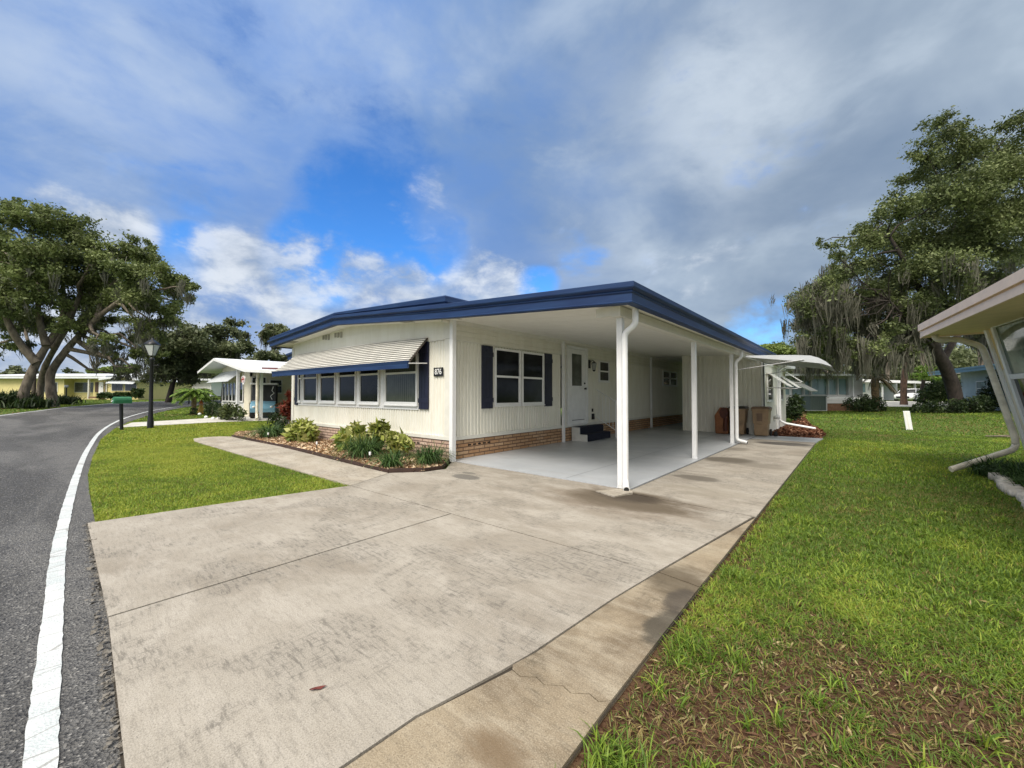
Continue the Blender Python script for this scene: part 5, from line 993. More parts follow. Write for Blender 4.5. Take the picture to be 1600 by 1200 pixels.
# --- houses behind, right
Fg = PF(28); gh = thing('back_house', Fr.p(Fg, Fg.a(1290), 0, .2), 'white house with tall grey-green glass panels behind the hanging moss', 'house')
p = MB(); prect(p, Fg, 1225, 1354, 587, 621, -7, -.3); prect(p, Fg, 1225, 1292, 620, 642, -.25, 0); prect(p, Fg, 1225, 1354, 617.5, 621, -.3, .04); prect(p, Fg, 1292, 1330, 622, 630.5, -.3, 0)
for x in (1237, 1257, 1268, 1295, 1310, 1327): prect(p, Fg, x-.8, x+.8, 590, 618, -.3, 0)
p.build('wall', mat('pale_grey_wall', (.58, .58, .56), .7, .1, 3), gh)
p = MB(); prect(p, Fg, 1292, 1354, 630.5, 643, -7, -.02); p.build('brick_base', M['brick_dark'], gh)
pwin(Fg, 1226, 1256, 594, 616.5, -.28, 'glass_teal', gh, 1); pwin(Fg, 1259, 1326, 592, 616.5, -.28, 'glass_teal', gh, 5)
p = MB()
for i in range(4): prect(p, Fg, 1292, 1326, 621.6+i*2.2, 623.2+i*2.2, 0, .02)
p.build('lap_siding', M['white_metal'], gh)
p = MB(); p.hexa([Fg.p(Fg.a(1215), .8, Fg.z(588)), Fg.p(Fg.a(1340), .8, Fg.z(588)), Fg.p(Fg.a(1340), -7, Fg.z(582)), Fg.p(Fg.a(1215), -7, Fg.z(582)), Fg.p(Fg.a(1215), .8, Fg.z(585)), Fg.p(Fg.a(1340), .8, Fg.z(585)), Fg.p(Fg.a(1340), -7, Fg.z(579)), Fg.p(Fg.a(1215), -7, Fg.z(579))]); p.build('roof', M['white_roof'], gh)
p = MB(); p.hexa([Fg.p(Fg.a(1226), .35, Fg.z(596)), Fg.p(Fg.a(1252), .9, Fg.z(612)), Fg.p(Fg.a(1262), .9, Fg.z(612)), Fg.p(Fg.a(1240), .35, Fg.z(596)), Fg.p(Fg.a(1226), .4, Fg.z(595)), Fg.p(Fg.a(1252), .95, Fg.z(611)), Fg.p(Fg.a(1262), .95, Fg.z(611)), Fg.p(Fg.a(1240), .4, Fg.z(595))]); p.build('awning', M['white_metal'], gh)
pipe([Fg.p(Fg.a(1331), .1, Fg.z(590)), Fg.p(Fg.a(1331), .1, Fg.z(634)), Fg.p(Fg.a(1333.5), .3, Fg.z(639))], .05, .05, 'downspout', False, gh)
Fa = PF(25.5); ac = thing('air_conditioner', Fr.p(Fa, Fa.a(1278), 0, .3), 'grey-green slatted air conditioner on the lawn by the white house', 'air conditioner')
p = MB(); prect(p, Fa, 1265.5, 1290.5, 619.5, 641, -.8, 0); p.build('cabinet', mat('ac_dark', (.05, .065, .06), .5), ac)
p = MB()
for i in range(9): prect(p, Fa, 1266+i*2.75, 1267.0+i*2.75, 620, 640.5, .001, .03)
prect(p, Fa, 1265, 1291, 618.6, 620, -.8, .04); p.build('grille', mat('ac_green', (.05, .07, .06), .5), ac, )
Fc = PF(50); ch = thing('carport_house', Fr.p(Fc, Fc.a(1400), 0, .4), 'bright white house with open carport sheltering the white car', 'house')
p = MB(); prect(p, Fc, 1338, 1376, 595.5, 630, -6, -.5); prect(p, Fc, 1376, 1402, 597, 630, -5, -4.8); prect(p, Fc, 1402, 1416, 597, 630, -5, -3.5); prect(p, Fc, 1416, 1460, 597, 630, -5, -4.8); p.build('wall', M['white_paint'], ch)
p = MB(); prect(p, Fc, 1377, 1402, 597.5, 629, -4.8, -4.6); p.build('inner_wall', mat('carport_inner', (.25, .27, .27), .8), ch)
pwin(Fc, 1346, 1357, 599, 613, -.5, 'glass_teal', ch); pwin(Fc, 1404, 1406, 601, 617, -3.5, 'glass', ch); pwin(Fc, 1418, 1430, 600, 612, -4.8, 'glass', ch)
p = MB(); p.hexa([Fc.p(Fc.a(1335), .8, Fc.z(597)), Fc.p(Fc.a(1450), .8, Fc.z(600)), Fc.p(Fc.a(1460), -6, Fc.z(597)), Fc.p(Fc.a(1335), -6, Fc.z(594)), Fc.p(Fc.a(1335), .8, Fc.z(592.5)), Fc.p(Fc.a(1450), .8, Fc.z(596.5)), Fc.p(Fc.a(1460), -6, Fc.z(593)), Fc.p(Fc.a(1335), -6, Fc.z(590))]); p.build('roof', M['white_paint'], ch)
for x in (1376, 1427): p = MB(); prect(p, Fc, x-.6, x+.6, 597.5, 629, .1, .3); p.build('post', M['white_paint'], ch)
# white car
cc = Fr.p(Fc, Fc.a(1401), 1.6, 0); cc[2] = hz(cc[0], cc[1])-.01
ct = thing('parked_car', cc, 'white saloon car parked before the far white carport', 'car')
ca = math.radians(-152+40.4); cu = np.array([math.cos(ca), math.sin(ca), 0]); cu = unit(-RT*.86-FWh*.52); cv = np.array([-cu[1], cu[0], 0])
def CP(a, b_, z): return cc+cu*a+cv*b_+np.array([0, 0, z])
wp = mat('car_white', (.80, .80, .80), .2, coat=.6)
def loft(mb, secs): k_ = len(secs[0]); mb.add([q for s_ in secs for q in s_], [(i*k_+j, i*k_+(j+1) % k_, (i+1)*k_+(j+1) % k_, (i+1)*k_+j) for i in range(len(secs)-1) for j in range(k_)]+[tuple(range(k_-1, -1, -1)), tuple((len(secs)-1)*k_+j for j in range(k_))], True)
def bsec(a, zt, w, zb=.22): return [CP(a, -w*.95, zb), CP(a, w*.95, zb), CP(a, w, .45), CP(a, w*.97, zt-.08), CP(a, w*.8, zt), CP(a, -w*.8, zt), CP(a, -w*.97, zt-.08), CP(a, -w, .45)]
p = MB(); loft(p, [bsec(2.35, .55, .70), bsec(2.25, .70, .82), bsec(1.9, .82, .89), bsec(1.1, .95, .91), bsec(0, .98, .92), bsec(-1.4, 1.0, .91), bsec(-2.1, 1.0, .86), bsec(-2.35, .85, .80)]); body = p.build('body', wp, ct)
def csec(a, zt, w): return [CP(a, -.84, .93), CP(a, .84, .93), CP(a, w, zt), CP(a, -w, zt)]
p = MB(); loft(p, [csec(1.05, .96, .80), csec(.25, 1.42, .62), csec(-.8, 1.45, .62), csec(-1.85, 1.02, .74)]); p.build('cabin_glass', M['glass'], ct)
p = MB(); loft(p, [[CP(a, -w, z-.03), CP(a, w, z-.03), CP(a, w*.9, z+.02), CP(a, -w*.9, z+.02)] for a, z, w in ((.30, 1.42, .62), (-.2, 1.46, .64), (-.8, 1.46, .64), (-1.1, 1.38, .63))])
for s in (-1, 1): p.tube([CP(1.05, s*.82, .95), CP(.25, s*.64, 1.43)], .03, 5); p.tube([CP(-.35, s*.86, .95), CP(-.3, s*.65, 1.44)], .03, 5); p.tube([CP(-1.85, s*.76, 1.0), CP(-.9, s*.64, 1.44)], .05, 5)
p.build('roof', wp, ct)
for a, s in ((1.42, -1), (1.42, 1), (-1.42, -1), (-1.42, 1)):
    p = MB(); p.tube([CP(a, s*.70, .32), CP(a, s*.93, .32)], .33, 18); wl = p.build('wheel', M['black_rubber'], ct); p = MB(); p.tube([CP(a, s*.90, .32), CP(a, s*.94, .32)], .20, 12); p.build('rim', M['galv'], wl)
for s in (-1, 1): p = MB(); p.hexa([CP(2.2, s*.45, .60), CP(2.05, s*.86, .62), CP(1.9, s*.86, .62), CP(1.9, s*.45, .60), CP(2.22, s*.45, .69), CP(2.05, s*.87, .73), CP(1.9, s*.87, .73), CP(1.9, s*.45, .69)]); p.build('headlight', MATS['lens'], ct)
p = MB(); p.hexa([CP(2.36, -.55, .34), CP(2.36, .55, .34), CP(2.1, .55, .34), CP(2.1, -.55, .34), CP(2.37, -.6, .56), CP(2.37, .6, .56), CP(2.1, .6, .56), CP(2.1, -.6, .56)]); p.build('grille', M['black_metal'], ct)
# blue-edged house at right
qa, qb = D(1453, 583, 34)[:2], D(1590, 566, 23)[:2]; ul = unit([*(qb-qa), 0])[:2]; nl = np.array([ul[1], -ul[0]])
if nl @ (-qa) < 0: nl = -nl
Fb = Fr(qa, ul, nl); Lb_ = np.linalg.norm(qb-qa); bh = thing('blue_roof_house', (qa[0]+2, qa[1]-4, .2), 'pale house with light blue roof edge behind the big right oak', 'house')
zf = D(1453, 583, 34)[2]
p = MB(); p.fbox(Fb, 0, Lb_+2, .0, .10, zf-.22, zf-.02); p.fbox(Fb, 0, Lb_+2, .0, .16, zf-.02, zf+.10); p.build('fascia', mat('light_blue', (.22, .38, .47), .5, .1, 3), bh)
p = MB(); p.fbox(Fb, 0, Lb_+2, -7, 0, zf-.1, zf+.05); p.build('roof', M['white_roof'], bh)
p = MB(); p.fbox(Fb, 2.5, Lb_+2, -7, -1.0, 0, zf-.1); p.build('wall', mat('pale_blue_wall', (.42, .50, .50), .7, .15, 2), bh)
for a in (5, 7.5, 10): window(Fb, a, a+1.6, 1.2, 2.3, 'glass_teal', .5, .07, bh, d=-1.0, sash=False)
# big far hedge / woods and tree helper
def tree(name, label, cat, base, trunks, blobs, nleaf, lsize, leaf, bark, seed, moss=0, mleaf='moss_grey', mosslen=1.2, group=None, ncl=9, clr=.34, limb=.10, flat=.7, tex_up=.4, mlow=.0, mossz=99):
    r = np.random.default_rng(seed); base = np.array(base, float); t = thing(name, base, label, cat, group)
    p = MB(); tips = []
    for path, r0, r1 in trunks:
        P = [np.array(q, float) for q in path]; m_ = len(P); sm = []
        for i in range(m_-1):
            p0 = P[max(i-1, 0)]; p3 = P[min(i+2, m_-1)]
            for j in range(4): t_ = j/4; sm.append(.5*((2*P[i])+(-p0+P[i+1])*t_+(2*p0-5*P[i]+4*P[i+1]-p3)*t_*t_+(-p0+3*P[i]-3*P[i+1]+p3)*t_**3))
        sm.append(P[-1]); k_ = len(sm); rad = [(r0+(r1-r0)*(i/(k_-1))**.8)*(1+.18*max(0, 1-i/2.2)*(1 if r0 > .15 and abs(P[0][2]-base[2]) < .6 else 0))*(1+.07*r.uniform(-1, 1)) for i in range(k_)]
        p.tube(sm, rad, 10, True, True); tips += [(s_, q) for s_, q in zip(sm[k_//2:], rad[k_//2:])]
    br = MB(); cents = []; wts = []
    for (c, rad) in blobs:
        c = np.array(c, float); j = min(range(len(tips)), key=lambda i: np.linalg.norm(tips[i][0]-c)+max(0, tips[i][0][2]-c[2])*.35); s_, tr = tips[j]
        L_ = np.linalg.norm(c-s_); mid = (s_+c)/2+r.normal(0, .12, 3)*L_*.5+np.array([0, 0, .04*L_]); rr = min(tr*.8, limb*(.6+L_*.12)); q1 = s_+(mid-s_)*.5+r.normal(0, .04, 3)*L_; q2 = mid+(c-mid)*.5+r.normal(0, .06, 3)*L_
        if L_ > .3: br.tube([s_, q1, mid, q2, c], [rr, rr*.85, rr*.65, rr*.45, rr*.28], 6)
        n = max(4, int(ncl*(rad/1.6)**1.6)); v = r.normal(size=(n, 3)); v /= np.linalg.norm(v, axis=1)[:, None]; v[:, 2] *= flat
        cc_ = c+v*rad*(r.uniform(.15, 1.0, (n, 1))**.5); cents.append(cc_); wts += [rad]*n
        for q in cc_[::2]: m2 = (c+q)/2+r.normal(0, .1, 3)*rad; br.tube([c, m2, q], [rr*.26, rr*.16, .012], 4, False)
        for q in cc_[1::3]:                       # bare twig tips reaching out
            o_ = unit(q-c); br.tube([q, q+o_*rad*.25+r.normal(0, .1, 3)*rad*.4], [.02, .008], 3, False)
    Cn = np.concatenate(cents); w_ = np.array(wts); nl_ = r.multinomial(nleaf, w_**1.5/np.sum(w_**1.5)); ctint = r.uniform(0, 1, len(Cn))
    idx = np.repeat(np.arange(len(Cn)), nl_); cr_ = (w_*clr)[idx]; v = r.normal(size=(len(idx), 3))*np.array([1, 1, .8]); P = Cn[idx]+v*(cr_*.62)[:, None]
    stretch = r.normal(size=(len(Cn), 3)); stretch[:, 2] *= .55; P += stretch[idx]*(r.normal(size=len(idx))*cr_*.4)[:, None]
    P[:, 2] = np.maximum(P[:, 2], base[2]+.15)
    p.build('trunk', M[bark], t)
    br.build('limbs', M[bark], t)
    tint = np.clip(.5*ctint[idx]+.5*r.uniform(0, 1, len(idx)), 0, 1); leafmesh('crown', P, lsize, r, M[leaf], t, tint=tint, up=tex_up, aspect=.55)
    if moss:
        low = Cn[np.argsort(Cn[:, 2]+r.normal(0, 1.0, len(Cn)))][:max(6, int(len(Cn)*.6))]; low = low[low[:, 2] < mossz]; k_ = 22; ng = moss//k_; gi = r.integers(0, len(low), ng); gp = low[gi]+r.normal(0, .35, (ng, 3)); gl = mosslen*r.uniform(.2, 1.0, ng)**1.4*1.35
        gi2 = np.repeat(np.arange(ng), k_); S_ = gp[gi2]+r.normal(0, 1, (ng*k_, 3))*np.array([.16, .16, .15]); L_ = gl[gi2]*r.uniform(.35, 1.0, ng*k_); L_ = np.minimum(L_, np.maximum(.1, S_[:, 2]-base[2]-1.9-mlow))
        az = r.uniform(0, math.pi, ng*k_); sd = np.stack([np.cos(az), np.sin(az), 0*az], 1); V = []; wdt = r.uniform(.012, .034, ng*k_); ctr = gp[gi2]; drift = 0*S_; sway = r.normal(0, .05, (ng, 3))[gi2]*[1, 1, 0]
        for i, (f_, ww) in enumerate(((0, .5), (.2, 1.0), (.42, 1.0), (.65, .8), (.85, .5), (1, .04))):
            drift = drift+(r.normal(0, .028, (ng*k_, 3))*[1, 1, .3]+sway*.5)*(i > 0); pull = (ctr-S_)*[1, 1, 0]*(.55*f_)
            c_ = S_+np.array([0, 0, -1])*(L_*f_)[:, None]+drift+pull; V += [c_-sd*(wdt*ww)[:, None], c_+sd*(wdt*ww)[:, None]]
        V = np.stack(V, 1); b_ = np.arange(ng*k_)[:, None]*12; F = np.concatenate([b_+np.array([2*i, 2*i+1, 2*i+3, 2*i+2]) for i in range(5)], 0)
        mo = npmesh('spanish_moss', V.reshape(-1, 3), F, M[mleaf], t, np.repeat(np.clip(.6*r.uniform(0, 1, ng)[gi2]+.4*r.uniform(0, 1, ng*k_), 0, 1), 12)); mo['kind'] = 'stuff'
    return t
def BL(d, lst, dj=0, seed=1, k=1.0):                 # crown masses surveyed as (bearing, size) at distance d
    r = np.random.default_rng(seed); return [(D(x, y, d+r.uniform(-dj, dj)), q/FPX*d*k) for x, y, q in lst]
# ---- big oaks left
d0 = 29
A0, B0_, C0, E0_ = G(35, 636), G(62, 632), G(86, 631), G(50, 628)
def TP(*pts): return [D(x, y, d) for x, y, d in pts]
def ground_at(px, d): q = D(px, 620, d); return np.array([q[0], q[1], hz(q[0], q[1])])
gA, gB, gC, gE = ground_at(31, 27.5), ground_at(61, 31), ground_at(85, 29), ground_at(50, 31)
tree('oak_tree', 'leftmost massive mossy oak whose trunk leans right over the verge', 'oak tree', gA,
     [([gA-[0, 0, .2]]+TP((42, 600, 27.6), (62, 558, 28), (90, 515, 28.5), (118, 480, 29)), .32, .15), (TP((58, 567, 27.8), (38, 545, 27.5), (18, 515, 27), (0, 470, 27)), .30, .14), (TP((72, 540, 28), (60, 490, 28), (62, 430, 28)), .24, .10)],
     BL(28, [(12, 335, 26), (45, 338, 26), (8, 380, 30), (45, 385, 32), (75, 360, 28), (20, 425, 32), (55, 430, 28), (5, 470, 28), (40, 470, 24), (15, 510, 18), (-30, 400, 40), (-30, 460, 40), (82, 470, 24), (88, 425, 26), (30, 320, 14), (25, 535, 18), (5, 545, 18), (60, 505, 20), (95, 505, 20)], 2.2, 2), 54000, .15, 'oak_leaf', 'bark', 101, 1300, mosslen=.9, group='mossy oaks across the street', ncl=15, limb=.16)
tree('oak_tree', 'middle mossy oak with upright trunk between the two leaning oaks', 'oak tree', gB,
     [([gB-[0, 0, .2]]+TP((64, 600, 31), (71, 572, 30.5), (88, 540, 30), (108, 505, 30), (125, 460, 30)), .24, .13), (TP((84, 545, 30), (100, 480, 31), (95, 420, 31)), .24, .1)],
     BL(30.5, [(100, 345, 24), (120, 362, 24), (80, 330, 16), (118, 400, 30), (145, 385, 22), (100, 440, 30), (140, 435, 30), (165, 412, 22), (130, 480, 28), (70, 400, 26), (60, 335, 14), (155, 460, 24)], 2.2, 3), 44000, .15, 'oak_leaf', 'bark', 102, 1200, mosslen=.9, group='mossy oaks across the street', ncl=15, limb=.16)
tree('oak_tree', 'right mossy oak of the roadside group, leaning toward the lamp', 'oak tree', gC,
     [([gC-[0, 0, .2]]+TP((79, 605, 29), (80, 582, 29), (100, 552, 29), (125, 523, 29), (160, 490, 29), (200, 462, 29)), .32, .13), (TP((150, 500, 29), (170, 450, 30), (210, 420, 30)), .2, .08)],
     BL(29, [(190, 395, 22), (215, 385, 18), (170, 440, 26), (205, 425, 26), (235, 410, 22), (255, 425, 20), (190, 470, 28), (225, 460, 26), (262, 450, 22), (285, 440, 16), (290, 470, 16), (250, 490, 24), (215, 505, 22), (275, 500, 14), (200, 530, 14), (240, 525, 16), (165, 500, 18), (232, 385, 12), (300, 450, 9), (180, 545, 12), (215, 555, 13), (190, 585, 8), (225, 590, 8), (150, 530, 16), (170, 560, 11), (130, 500, 22), (205, 575, 10), (245, 555, 12)], 2.2, 4), 60000, .145, 'oak_leaf', 'bark', 103, 2600, mosslen=1.2, group='mossy oaks across the street', ncl=15, limb=.14)
tree('oak_tree', 'slim dark trunk standing behind the three leaning roadside oaks', 'oak tree', gE, [([gE-[0, 0, .2]]+TP((53, 600, 31), (50, 560, 31), (40, 520, 32)), .16, .10)], BL(32, [(30, 500, 26), (60, 505, 22)], 1, 5), 8000, .17, 'oak_leaf_dark', 'bark', 104, 600, group='mossy oaks across the street')
# ---- middle background trees
def gt(px, d): return ground_at(px, d)
def simple_tree(px, d, blobs, nleaf, ls, leaf, lab, seed, moss=0, bark='bark_dark', r0=.3, top=None, dj=2.0, group=None, name='tree', cat='tree', mleaf='moss_dark', ncl=10):
    g0 = gt(px, d); cx = sum(b[0] for b in blobs)/len(blobs); cy = top or (sum(b[1] for b in blobs)/len(blobs))
    return tree(name, lab, cat, g0, [([g0-[0, 0, .3], g0*.6+D(cx, cy, d)*.4, D(cx, cy, d)], r0, r0*.4)], BL(d, blobs, dj, seed), nleaf, ls, leaf, bark, seed, moss, mleaf, group=group, ncl=ncl)
simple_tree(262, 40, [(250, 540, 28), (285, 530, 26), (265, 575, 28), (300, 560, 28), (240, 565, 16), (310, 530, 22), (285, 590, 22), (330, 540, 22)], 30000, .26, 'oak_leaf_dark', 'dark mossy oak behind the street lamp', 111, 2600, group='trees behind the white home')
simple_tree(350, 44, [(345, 520, 18), (362, 510, 14), (335, 545, 22), (365, 540, 20), (350, 570, 22), (320, 560, 18), (376, 525, 10)], 20000, .26, 'oak_leaf_dark', 'mossy oak rising above the white carport roof', 112, 1500, group='trees behind the white home')
simple_tree(400, 40, [(395, 560, 16), (420, 555, 14), (410, 575, 16), (438, 560, 12)], 12000, .24, 'oak_leaf_dark', 'low dark tree beside the far navy entry cover', 113, 900, group='trees behind the white home')
simple_tree(425, 46, [(430, 512, 14), (418, 520, 10), (440, 525, 12), (415, 530, 10), (430, 535, 12)], 9000, .26, 'oak_leaf_dark', 'loose oak crown left of the navy roof corner', 114, 500, group='trees behind the white home')
simple_tree(215, 62, [(170, 582, 12), (195, 580, 14), (150, 586, 10), (180, 592, 10)], 8000, .38, 'pale_leaf', 'pale lime green tree above the yellow house roof', 115, 0, group='distant trees above the yellow house')
simple_tree(15, 75, [(5, 590, 16), (30, 585, 14), (112, 584, 9), (125, 586, 7)], 7000, .45, 'oak_leaf_dark', 'dark distant tree mass left above the yellow house', 116, 0, group='distant trees above the yellow house')
g0 = gt(150, 66); tree('bare_tree', 'bare pale-limbed tree above the yellow house', 'tree', g0, [([g0]+TP((150, 590, 66), (148, 575, 66)), .35, .2), (TP((148, 578, 66), (141, 560, 66), (138, 545, 66)), .16, .05), (TP((149, 577, 66), (160, 560, 66), (166, 540, 66)), .16, .05), (TP((150, 575, 66), (151, 555, 66), (148, 545, 66)), .12, .04)], BL(66, [(150, 548, 8)], 1), 300, .3, 'oak_leaf_dark', 'bark', 117, 0)
simple_tree(280, 78, [(235, 600, 10), (262, 598, 12), (300, 590, 16), (225, 596, 8), (330, 585, 18)], 8000, .5, 'oak_leaf_dark', 'distant dark tree line above the low white house', 118, 0)
# shrubs at the foot of oaks
for i, (px, d, lab) in enumerate(((8, 27, 'dark spiky palmetto at the left picture edge'), (28, 30, 'dark palmetto just left of the first oak trunk'), (52, 27, 'low dark palmetto between the first two oak trunks'), (100, 33, 'low dark shrub right of the oak trunks'))):
    g0 = gt(px, d); r = np.random.default_rng(120+i); t = thing('palmetto', g0, lab, 'palmetto', 'palmettos under the roadside oaks'); n = 500; P = g0+np.stack([r.normal(0, .4, n), r.normal(0, .4, n), r.uniform(0, .2, n)], 1); blademesh('fronds', P, r.uniform(.4, 1.0, n)*(1.5 if px < 40 else .9), .07, r, M['shrub_leaf'], t, lean=1.0, segs=3, droop=.5)
# ---- palms
def palm(px, d, trunk_h, rad, nf, seed, lab, leaf='bright_leaf', r0=.11, group=None, droop=.9, base=None, boots=False):
    g0 = base if base is not None else gt(px, d); r = np.random.default_rng(seed); t = thing('palm_tree', g0, lab, 'palm tree', group); p = MB(); hh = np.linspace(0, trunk_h, 10)
    p.tube([g0+[.02*math.sin(z*3), .02*math.cos(z*2), z-.1] for z in hh], [r0*(1.25 if i == 0 else 1)*(1+.1*(i % 2)) for i in range(10)], 10); p.build('trunk', M['palm_trunk'], t)
    C = g0+[0, 0, trunk_h-.05]; P = []; T = []; fr = MB()
    for i in range(nf):
        az = r.uniform(0, 2*math.pi); el = r.uniform(-.1, 1.15); L_ = rad*r.uniform(.8, 1.15); pts = []
        for j in range(8): s_ = j/7; pts.append(C+np.array([math.cos(az)*math.cos(el*(1-s_*droop*.6))*L_*s_, math.sin(az)*math.cos(el*(1-s_*droop*.6))*L_*s_, L_*(math.sin(el)*s_-droop*.75*s_*s_)]))
        fr.tube(pts, [.018]*7+[.005], 4, False)
        for j in range(46):
            s_ = .12+.88*j/46; k0 = min(6, int(s_*7)); q = pts[k0]*(1-(s_*7-k0))+pts[k0+1]*(s_*7-k0); tg = unit(pts[k0+1]-pts[k0]); sd_ = unit(np.cross(tg, [0, 0, 1]))
            for s in (-1, 1): P.append((q, unit(sd_*s+tg*.55+np.array([0, 0, -.25-.2*r.uniform()])), rad*.24*(1-.55*abs(s_-.45)))) ; T.append(r.uniform(0, 1))
    fr.build('frond_stems', M['hedge_leaf'], t)
    V = []; 
    for q, dr, L_ in P: w_ = np.cross(dr, [0, 0, 1]); w_ = unit(w_)*.014*max(1, rad*.9); V += [q-w_, q+w_, q+dr*L_+[0, 0, -.04]]
    npmesh('fronds', np.array(V), np.arange(len(V)).reshape(-1, 3), M[leaf], t, np.repeat(T, 3)); return t
palm(303, 23, 1.25, 1.0, 62, 131, 'little bright green palm on the lawn before the white home', droop=1.0)
leafy_bush('flowering_vine', gt(303, 22.6), [(0, 0, .18, .2)], 200, .1, 'shrub_leaf', 'low green creeper at the foot of the little palm', 'creeper', 132)
leafm('oak_leaf_mid', (.065, .085, .032), (.135, .172, .055), (.28, .32, .12))
# ---- right side: giant oak
gO = gt(1497, 25.6)
tree('oak_tree', 'giant moss-draped oak with dark leaning trunk in the back lawn', 'oak tree', gO,
     [([gO-[0, 0, .3]]+TP((1490, 608, 25.6), (1478, 575, 25.4), (1462, 545, 25.2), (1450, 505, 25), (1452, 450, 25)), .40, .24), (TP((1472, 565, 25.4), (1500, 520, 26), (1560, 460, 27)), .22, .12), (TP((1462, 545, 25.2), (1430, 515, 24.5), (1390, 470, 24)), .13, .05), (TP((1452, 460, 25), (1480, 400, 25), (1500, 320, 25.5)), .22, .08), (TP((1451, 480, 25), (1420, 420, 25), (1390, 370, 25)), .22, .08)],
     BL(25.3, [(1470, 200, 24), (1495, 215, 26), (1445, 235, 22), (1520, 245, 30), (1480, 265, 32), (1435, 275, 24), (1560, 230, 26), (1590, 200, 24), (1600, 250, 34), (1550, 290, 38), (1500, 310, 38), (1450, 320, 36), (1400, 325, 26), (1360, 345, 22), (1345, 365, 18), (1400, 370, 34), (1350, 385, 24), (1310, 385, 18), (1285, 378, 10), (1450, 380, 40), (1510, 370, 40), (1570, 360, 42), (1620, 320, 44),
                 (1420, 425, 34), (1370, 420, 28), (1325, 415, 22), (1480, 430, 36), (1540, 430, 34), (1300, 445, 22), (1270, 452, 18), (1250, 470, 16), (1256, 492, 13), (1270, 490, 20), (1300, 485, 24), (1340, 460, 26), (1380, 470, 26), (1600, 400, 36), (1430, 480, 26), (1330, 505, 22), (1290, 520, 22), (1270, 545, 18), (1310, 545, 22), (1345, 540, 22), (1375, 520, 22), (1295, 572, 18), (1262, 575, 10), (1400, 520, 18), (1500, 470, 24), (1252, 470, 18), (1262, 505, 20), (1280, 470, 24), (1310, 465, 26), (1350, 500, 28), (1390, 450, 28), (1250, 530, 12), (1275, 530, 20), (1340, 565, 18), (1370, 550, 20), (1410, 545, 16), (1440, 520, 20), (1320, 430, 20), (1300, 410, 14)], 2.6, 6), 215000, .122, 'oak_leaf_mid', 'bark_dark', 141, 9500, 'moss_dark', 1.6, ncl=24, limb=.085, flat=.85, clr=.33, mossz=9.5)
simple_tree(1545, 31, [(1500, 480, 20), (1545, 480, 24), (1580, 500, 24), (1520, 520, 20), (1560, 540, 22), (1600, 460, 24)], 22000, .20, 'oak_leaf_dark', 'dark mossy oak behind the giant oak at the right', 142, 2600, dj=1.5)
gP = gt(1412, 36); tree('pine_tree', 'straight reddish-brown pine trunk right beside the white car', 'pine tree', gP, [([gP-[0, 0, .2]]+TP((1412, 605, 36), (1414, 570, 36), (1417, 530, 36)), .24, .20)], BL(36, [(1405, 520, 26), (1430, 515, 24), (1415, 490, 26)], 1, 8), 14000, .22, 'oak_leaf_dark', 'pine_bark', 143, 2000, 'moss_dark')
palm(1368, 27.5, 2.3, 1.1, 16, 144, 'short palm trunk with shaggy straw-coloured boots behind the round bush', 'straw', .20, droop=1.3)
simple_tree(1440, 40, [(1428, 588, 10), (1445, 583, 12), (1458, 592, 10)], 5000, .16, 'bright_leaf', 'bright green small tree right of the pine trunk', 145, 0)
simple_tree(1240, 48, [(1212, 546, 16), (1196, 552, 12), (1225, 550, 14)], 9000, .26, 'pale_leaf', 'rounded light green tree just above the navy roof end', 146, 0, bark='bark')
simple_tree(1232, 52, [(1240, 552, 12), (1256, 545, 14), (1245, 562, 14), (1262, 535, 10)], 6000, .26, 'oak_leaf', 'sparse tree right of the rounded light green tree', 147, 0)
for i, (px, d, bl, n, lf, lab) in enumerate((
        (1352, 26.5, [(-.9, 0, .45, .5), (0, 0, .55, .6), (.8, 0, .5, .5), (0, .2, .2, .6)], 3200, 'shrub_leaf', 'big rounded dark bush before the palm trunk with boots'),
        (1470, 29, [(-1.0, 0, .8, .7), (0, 0, 1.2, .9), (.7, .2, 1.7, .6), (-.5, 0, 1.6, .5)], 5000, 'hedge_leaf', 'tall green shrub between the pine and the giant oak'),
        (1490, 24.6, [(-2.1, 0, .12, .45), (-1.2, 0, .25, .5), (0, -.2, .3, .55), (1.0, .2, .35, .6), (1.8, .5, .5, .6)], 5200, 'shrub_leaf', 'spreading dark ground shrub around the giant oak base'),
        (1550, 26.5, [(0, 0, 1.0, .7), (.3, 0, 1.9, .5), (-.3, 0, .5, .6), (.6, .2, 2.6, .4)], 3200, 'shrub_leaf', 'dark conifer-like shrub before the pale blue house wall'),
        (1240, 19.5, [(0, 0, .5, .42), (.1, 0, .95, .36), (-.3, .1, .4, .3)], 1800, 'shrub_leaf', 'dark green shrub at the far corner of the utility room'),
        (1380, 27, [(0, 0, .12, .16)], 120, 'hedge_leaf', 'tiny clump at the edge of the back lawn'),
        (1447, 27.5, [(0, 0, .2, .22)], 260, 'rose_leaf', 'small pale tuft on the lawn left of the giant oak'))):
    c = gt(px, d); rr_ = [(a*RT[0], a*RT[1]+b_, z, q) for a, b_, z, q in bl]; leafy_bush('bush', c, rr_, n, .13, lf, lab, 'bush', 150+i)
chips('leaf_litter', [tuple(G(x, y)[:2]) for x, y in ((1232, 640), (1262, 643), (1258, 655), (1236, 652))], 1500, M['mulch_dark'], 13, .08)
p = MB(); q0 = G(1555, 683)
for i in range(5): p.tube([q0+[.1*i-.2, .05*i, .02], q0+[.1*i+.15, .12*i-.1, .05+.02*(i % 2)], q0+[.1*i+.5, .1*i, .02]], [.02, .016, .008], 5)
tag(p.build('fallen_branch', M['bark']), 'small fallen branch lying on the lawn by the leaning wall', 'branch')
